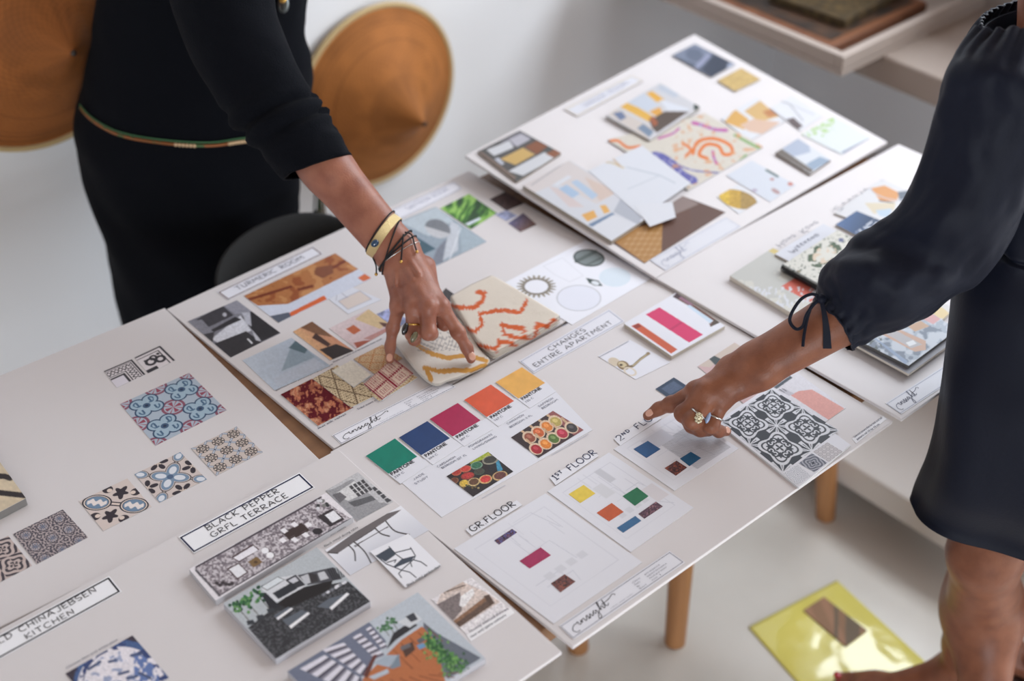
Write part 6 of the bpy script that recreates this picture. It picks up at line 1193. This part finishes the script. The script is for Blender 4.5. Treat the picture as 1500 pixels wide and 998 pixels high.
for a, mc, r0, r1 in ((.012, i_mcp, .0135, .0112), (.004, m_mcp, .0140, .0114), (-.005, r_mcp, .0130, .0108), (-.013, k_mcp, .0122, .0098)):
    b0 = wr2+side2*a-back2*.002; P.append(('c', b0, mc-back2*.001, r0, r1, .013)); P.append(('c', b0*.35+mc*.65+back2*.008, mc+back2*.006, .0035, .0042, .007))
P += [('c', wr2*.5+i_mcp*.5-back2*.008, wr2*.5+k_mcp*.5-back2*.008, .0130, .0120, .016)]
P += finger([i_mcp, i_pip, i_dip, i_tip], [.0110, .0091, .0079, .0065]); P += finger([m_mcp, m_pip, m_dip, m_tip], [.0112, .0098, .0084, .0070]); P += finger([r_mcp, r_pip, r_dip, r_tip], [.0106, .0094, .0080, .0068]); P += finger([k_mcp, k_pip, k_dip, k_tip], [.0098, .0084, .0073, .0062])
for a, r in ((i_pip, .0096), (m_pip, .0102), (r_pip, .0096), (k_pip, .0087)): P.append(('e', a+back2*.001, [fd2*r, side2*r, back2*r], .005))
for a in (i_mcp, m_mcp, r_mcp, k_mcp): P.append(('e', a+back2*.002, [fd2*.0105, side2*.0098, back2*.009], .009))
tb_ = wr2+hd2*.03+side2*.017-back2*.014; tm_ = wr2*.4+i_mcp*.6-back2*.03; tt_ = i_mcp+hd2*.006-back2*.040-side2*.010; P += [('c', tb_, tm_, .0155, .0115, .014)]+finger([tm_, tt_], [.0112, .0085])
for o in (-1, 1): P.append(('c', wr2+side2*.0105*o, el2+fd2*.09+side2*.009*o, .0172, .0245, .02))
P += [('c', wr2, el2+fd2*.05, .0190, .027, .02), ('c', el2+fd2*.09, el2, .028, .026, .02), ('e', wr2-fd2*.006-side2*.016+back2*.011, [fd2*.010, side2*.009, back2*.007], .010)]
hand_b = sdf_mesh(P, .0016)
# leg that shows, ankle and foot
kn2 = atd(1443, 812, 2.02); an2 = at(1408, 984, .095); mid = kn2*.5+an2*.5
lw = lambda y, l, r, z: np.linalg.norm(at(l, y, z)-at(r, y, z))/2
rk, rc_, ra_ = np.linalg.norm(atd(1391, 820, topx(kn2)[2])-atd(1494, 820, topx(kn2)[2]))/2, .056, .034
cal = atd(1440, 893, topx(mid)[2]); sh_dir = unit(an2-kn2); toe = unit(at(1262, 990, .03)-at(1400, 1000, .03)); toe[2] = 0; toe = unit(toe)
heel = np.array([an2[0], an2[1], .038])-toe*.03; ball = np.array([an2[0], an2[1], .034])+toe*.125
P = [('c', kn2*.55+atd(1500, 700, 1.93)*.45, kn2, rk*.98, rk*.97, .02), ('c', kn2, cal, rk*.94, .0555, .03), ('c', cal, cal*.45+an2*.55, .0555, .0405, .03), ('c', cal*.45+an2*.55, an2, .0400, .0335, .02), ('c', an2, heel, .033, .026, .02), ('c', an2, ball, .032, .019, .025), ('e', ball, [toe*.045, np.cross([0, 0, 1], toe)*.04, np.array([0, 0, .019])], .02), ('e', cal+unit(np.cross(sh_dir, FWD))*.0, [RT*.05, FWD*.055, sh_dir*.09], .03)]
tside = unit(np.cross([0, 0, 1.0], toe)); inner = -1 if tside@(-FWD) > 0 else 1; toes = []
for i in range(5):
    b = ball+toe*(.028-.005*abs(i-1))+tside*inner*(.030-.0155*i)*1.0; e = b+toe*(.034-.004*i); b[2] = .025; e[2] = .0205; r = .0118 if i == 0 else .0085-.0004*i; P += [('c', b, e, r, r*.9, .006)]; toes.append((e, r))
# the other foot, mostly out of the picture
b2 = at(1492, 962, .02); toe2 = unit(np.array([-.25, .97, 0])); ts2 = unit(np.cross([0, 0, 1.0], toe2)); an3 = b2-toe2*.15+[0, 0, .075]; P += [('c', an3, b2-toe2*.03+[0, 0, .008], .032, .02, .02), ('c', an3, an3-toe2*.04-[0, 0, .05], .03, .026, .02)]; toes2 = []
for i in range(5):
    b = b2+ts2*(-.028+.014*i); e = b+toe2*(.03-.004*i); b[2] = .018; e[2] = .014; r = .0118 if i == 0 else .0083; P += [('c', b-toe2*.03, e, r, r*.9, .006)]; toes2.append((e, r))
kn3 = an3+np.array([-.17, .02, .37]); hip2 = atd(1545, 470, 1.80); P += [('c', an3, kn3, .036, .052, .02), ('c', kn3, hip2+[0.03, -.045, -.12], .046, .05, .02), ('c', kn2*.55+atd(1500, 700, 1.93)*.45, hip2+[0, .0, -.1], .05, .05, .02)]
legs = sdf_mesh(P, .0045, .02)
sh2 = atd(1462, 122, 1.605); neck2 = atd(1540, 30, 1.69)+np.array([0, 0, .05]); ch2 = atd(1551, 235, 1.735); f2 = unit(np.array([-.75, .55, 0])); s2 = unit(np.cross([0, 0, 1.0], f2)); u2 = unit(neck2-hip2)
os_ = np.array([ch2[0]+.15, ch2[1]-.15, 1.17])
Q = [('e', hip2, [s2*.075, f2*.06, np.array([0, 0, .10])], .02), ('c', hip2, ch2, .055, .058, .02), ('e', ch2, [s2*.065, f2*.045, u2*.08], .02), ('c', ch2+u2*.1, neck2+u2*.04, .052, .045, .03), ('c', sh2, el2, .029, .027, .02), ('c', el2, el2+fd2*.07, .025, .026, .015), ('c', ch2+u2*.1, sh2, .042, .030, .02), ('c', ch2+u2*.1, os_, .042, .032, .02), ('c', os_, (os_-[0, 0, .26]), .044, .034, .02), ('c', (os_-[0, 0, .26]), (os_-[0, 0, .46])+f2*.12, .033, .022, .02), ('c', (os_-[0, 0, .46])+f2*.12, (os_-[0, 0, .53])+f2*.18, .024, .016, .02)]
hp, hq = head_prims(neck2+u2*.13+f2*.03, f2+np.array([0, 0, -.5]), u2)
rest = sdf_mesh(Q+hp, .008)
body2 = obj('body', *cat_mesh([hand_b, legs, rest]), M['skin_b'], p2, smooth=True, label='brown arm with pointing index finger, and bare leg')
hair_mesh(hq, f2+np.array([0, 0, -.5]), u2, 'hair', p2, .1)
tb2 = bvh(body2)
put_nail(tb2, (951.5, 605), i_tip-i_dip, .0044, .0058, 'nail', p2); put_nail(tb2, (1066, 630), k_tip-k_dip, .0046, .0056, 'nail', p2)
rd_ = unit(r_pip-r_mcp); rc = r_mcp*.25+r_pip*.75; V, F = wrap_ring(tb2, rc, rd_, side2, .0006, .0015, 40, 6, .0125)[2]; rg = obj('finger_ring', V, F, M['silver'], p2, smooth=True, label='pale gold ring with a cluster of clear stones')
M['crystal'] = mat('clear_stones', (214, 206, 176), .12, metal=.5, coat=.6); c = on_surface(tb2, 1022, 613, .003)
if c is not None:
    parts = [ellipsoid(c, np.eye(3)*.0036, 10, 6)]+[ellipsoid(c+side2*.0046*math.cos(t)+rd_*.0046*math.sin(t), np.eye(3)*.0021, 8, 5) for t in np.linspace(0, 6.28, 9)[:-1]]; obj('stone_cluster', *join(parts), M['crystal'], rg, smooth=True)
kd_ = unit(k_pip-k_mcp); rc = k_mcp*.34+k_pip*.66; V, F = wrap_ring(tb2, rc, kd_, side2, .0006, .0015, 40, 6, .0115)[2]; rg = obj('finger_ring', V, F, M['silver'], p2, smooth=True, label='silver ring with a pale blue stone'); c = on_surface(tb2, 1038, 613, .002)
if c is not None: V, F = ellipsoid(c, [side2*.004, kd_*.0075, back2*.003], 12, 8); obj('blue_stone', V, F, mat('pale_blue_stone', (150, 170, 206), .15, coat=.6), rg, smooth=True)
for j, (tl, dr) in enumerate(((toes, toe), (toes2, toe2))):
    for e, r in tl: V, F = ellipsoid(e+dr*r*.45+[0, 0, r*.72], [dr*r*.62, np.cross([0, 0, 1], dr)*r*.62, np.array([0, 0, r*.3])], 12, 8); obj('toenail', V, F, M['polish'], p2, smooth=True, label='red painted toenail')
# sandals: sole and straps
M['sandal'] = mat('brown_leather', (58, 36, 28), .6)
for (c_, dr, an_, z_) in ((ball, toe, an2, .0064), (b2, toe2, an3, .0008)):
    sdv = unit(np.cross([0, 0, 1.0], dr)); O = [c_+dr*.085, c_+dr*.05+sdv*.042, c_-dr*.02+sdv*.043, c_-dr*.12+sdv*.028, c_-dr*.17, c_-dr*.12-sdv*.028, c_-dr*.02-sdv*.043, c_+dr*.05-sdv*.042]
    O = spline(np.array(O), 6, True)[:, :2]; V, F = slab(O, z_+.0055, z_); so_ = obj('sandal', V, F, M['sandal'], p2, label='flat brown sandal'); V, F = ringband(an_+[0, 0, .018], np.array([0, 0, 1.0])+dr*.2, dr, .037, .0355, .0022, 40, 6); obj('ankle_strap', V, F, M['sandal'], so_, smooth=True)
# dress: skirt and bodice
R_ = []
rows = [((1332, 742), (1700, 800), 1.93), ((1340, 722), (1702, 770), 1.925), ((1356, 690), (1698, 730), 1.875), ((1369, 640), (1690, 680), 1.842), ((1378, 560), (1672, 610), 1.81), ((1388, 480), (1690, 520), 1.80), ((1398, 410), (1682, 440), 1.775), ((1418, 350), (1676, 375), 1.76), ((1424, 335), (1674, 358), 1.755), ((1418, 300), (1680, 320), 1.75), ((1412, 230), (1690, 240), 1.73), ((1415, 150), (1690, 150), 1.71), ((1424, 95), (1650, 80), 1.69), ((1440, 62), (1640, 30), 1.685)]
for i, (l, r, d) in enumerate(rows): R_.append(silring(l, r, d, min(.86, .42+.06*i)))
def dd2(t, A, V):
    waist = np.exp(-((t-.60)/.05)**2); sk = np.clip(1-t/.6, 0, 1)
    return .0055*np.sin(A*11+V[..., 2]*8)*waist+.006*np.sin(A*6+V[..., 2]*5+1)*sk+.008*(fbm(A*1.5, V[..., 2]*7, 8)-.5)-.008*np.exp(-((t-.612)/.012)**2)
V, F = loft(R_, 8, 110, dd2, cap=False); dr2 = obj('dress', V, tri(F), M['navy_dress'], p2, smooth=True, label='navy knee-length dress gathered at the waist'); so = dr2.modifiers.new('cloth', 'SOLIDIFY'); so.thickness = .003; so.offset = -1
# elastic neck band
dN = topx(sh2)[2]; nb = [silring((1420, 84), (1650, 66), 1.695, .72), silring((1424, 68), (1648, 44), 1.69, .72), silring((1440, 38), (1640, 10), 1.69, .68)]
V, F = loft(nb, 8, 160, lambda t, A, V: .0022*np.sin(A*44)+.0035*np.sin(t*3.14), cap=False); nbo = obj('neck_band', V, tri(F), M['navy_dress'], p2, smooth=True, label='gathered elastic neckline'); so = nbo.modifiers.new('cloth', 'SOLIDIFY'); so.thickness = .003
# puff sleeve
dS, dE, dC = topx(sh2)[2], topx(el2)[2], topx(el2+fd2*.10)[2]
sl = [((1432, 42), (1560, 70), dS+.0), ((1402, 74), (1556, 130), dS-.005), ((1386, 105), (1548, 170), dS-.01), ((1374, 155), (1534, 216), dS*.8+dE*.2-.01), ((1361, 205), (1514, 268), dS*.62+dE*.38-.01), ((1344, 258), (1488, 322), dS*.42+dE*.58-.01), ((1318, 308), (1458, 372), dS*.25+dE*.75-.01), ((1280, 338), (1420, 418), dE-.005), ((1246, 356), (1378, 446), dE), ((1218, 378), (1332, 470), dE*.7+dC*.3), ((1206, 402), (1292, 488), dE*.3+dC*.7), ((1202, 425), (1264, 500), dC), ((1199, 436), (1250, 506), dC), ((1194, 440), (1245, 513), dC)]
S_ = [silring(l, r, d, .78 if i < 9 else 1.08, horizontal=False) for i, (l, r, d) in enumerate(sl)]
def ds2(t, A, V):
    g = np.exp(-((t-.93)/.06)**2); g0 = np.exp(-(t/.08)**2); return .0022*g*np.sin(A*16)+.003*g0*np.sin(A*18)+.018*(fbm(A*1.3+t*2, t*7-A*.5, 11)-.5)*(1-g)+.0035*np.sin(t*30+A*3)*np.exp(-((t-.62)/.16)**2)
V, F = loft(S_, 9, 110, ds2, cap=False); sl2 = obj('sleeve', V, tri(F), M['navy_dress'], p2, smooth=True, label='puffed navy sleeve gathered below the elbow'); so = sl2.modifiers.new('cloth', 'SOLIDIFY'); so.thickness = .002; so.offset = -1
# cord bow at the cuff
dB = topx(atd(1205, 445, dC))[2]-.03; kb = lambda P: spline(np.array([atd(x, y, dB+d) for x, y, d in P]), 7)
bow = obj('cord_bow', *tube(kb([(1203, 437, 0), (1190, 431, .0), (1174, 438, .004), (1161, 456, .01), (1157, 471, .014), (1166, 482, .014), (1176, 478, .01), (1181, 462, .006), (1192, 446, 0), (1202, 438, 0)]), .0021, 8), M['navy_dress'], p2, smooth=True, label='navy cord tied in a bow at the sleeve')
obj('bow_loop', *tube(kb([(1202, 438, 0), (1190, 447, .002), (1183, 465, .006), (1178, 490, .008), (1176, 508, .008)]), .0021, 8), M['navy_dress'], bow, smooth=True)
V, F = ellipsoid(atd(1203, 438, dB), [RT*.006, FWD*.005, UP*.006], 14, 8); obj('bow_knot', V, F, M['navy_dress'], bow, smooth=True)
e = kb([(1203, 440, 0), (1208, 462, .0), (1211, 486, .004), (1212, 511, .008)]); parts = []
for s in (0, 1):
    W_ = np.stack([e-RT*.0035*np.linspace(.6, 1.5, len(e))[:, None], e+RT*.0035*np.linspace(.6, 1.5, len(e))[:, None]], 1)+FWD*.0012*s; parts.append(W_)
n = len(e); V = np.concatenate([parts[0].reshape(-1, 3), parts[1].reshape(-1, 3)]); F = []
for i in range(n-1): a = 2*i; b = 2*n+2*i; F += [(a, a+1, a+3, a+2), (b, b+2, b+3, b+1), (a, a+2, b+2, b), (a+1, b+1, b+3, a+3)]
F += [(0, 2*n, 2*n+1, 1), (2*n-2, 2*n-1, 4*n-1, 4*n-2)]; obj('bow_end', V, F, M['navy_dress'], bow)

def far_sleeve(pts, rad, mt, parent, label):
    P = spline(np.array(pts), 8); t = np.linspace(0, 1, len(P)); r = np.interp(t, np.linspace(0, 1, len(rad)), rad); r = r*(1+.03*np.sin(t*40)); V, F = tube(P, r, 32, cap=False)
    o = obj('sleeve', V, F, mt, parent, smooth=True, label=label); m_ = o.modifiers.new('cloth', 'SOLIDIFY'); m_.thickness = .002; return o
far_sleeve([chest+ua*.10+(sh_l-chest)*.35, sh_l+ua*.006, sh_l*.5+el_l*.5, el_l, el_l*.7+wr_l*.3], [.062, .056, .047, .042, .038], M['black_dress'], p1, 'far black sleeve')
oe_ = os_-np.array([0, 0, .26]); ow_ = os_-np.array([0, 0, .46])
far_sleeve([ch2+u2*.10+(os_-ch2)*.45, os_+[0, 0, .004], os_*.5+oe_*.5, oe_, ow_], [.066, .058, .064, .066, .036], M['navy_dress'], p2, 'far navy sleeve')
# ------------------------------------------------------------------ light and camera
sc = bpy.context.scene
w = bpy.data.worlds.new('World'); sc.world = w; w.use_nodes = True
bg = w.node_tree.nodes['Background']; bg.inputs['Color'].default_value = (.97, .98, 1.0, 1); bg.inputs['Strength'].default_value = .9
def area(name, loc, rot, sx, sy, power, color, spread=None):
    l = bpy.data.lights.new(name, 'AREA'); l.shape = 'RECTANGLE'; l.size = sx; l.size_y = sy; l.energy = power; l.color = color
    if spread: l.spread = spread
    o = bpy.data.objects.new(name, l); COL.objects.link(o); o.location = loc; o.rotation_euler = rot; return o
# daylight from the high window above the counter and from the garden door on the right
area('window_daylight', (XW+.03, (WY0+WY1)/2, (WZ0+WZ1)/2), (0, math.radians(90), 0), WZ1-WZ0-.1, WY1-WY0-.1, 53, (.88, .94, 1.0))
area('door_daylight', (XW+.03, (DY0+DY1)/2, DZ1/2), (0, math.radians(90), 0), DZ1-.1, DY1-DY0-.1, 78, (.96, .98, 1.0))
area('front_fill_light', (-2.1, -3.02, .975), (math.radians(90), 0, 0), 1.9, 1.15, 118, (.86, .93, 1.0))  # added fill from behind the camera to lift the lower left wall
cam = bpy.data.cameras.new('camera'); co = bpy.data.objects.new('camera', cam); COL.objects.link(co)
cam.sensor_width = 36; cam.lens = FOC*36/1500; cam.clip_start = .05
m = Matrix.Identity(4)
for i in range(3): m[i][0] = RT[i]; m[i][1] = UP[i]; m[i][2] = -FWD[i]; m[i][3] = CAM[i]
co.matrix_world = m
cam.shift_x = 0; cam.dof.use_dof = True; cam.dof.focus_distance = 1.78; cam.dof.aperture_fstop = 2.4
sc.camera = co
sc.view_settings.view_transform = 'Standard'; sc.view_settings.look = 'None'; sc.view_settings.exposure = -.12; sc.view_settings.gamma = 1; sc.view_settings.use_curve_mapping = False
sc.cycles.use_denoising = True; sc.cycles.max_bounces = 8; sc.cycles.diffuse_bounces = 5
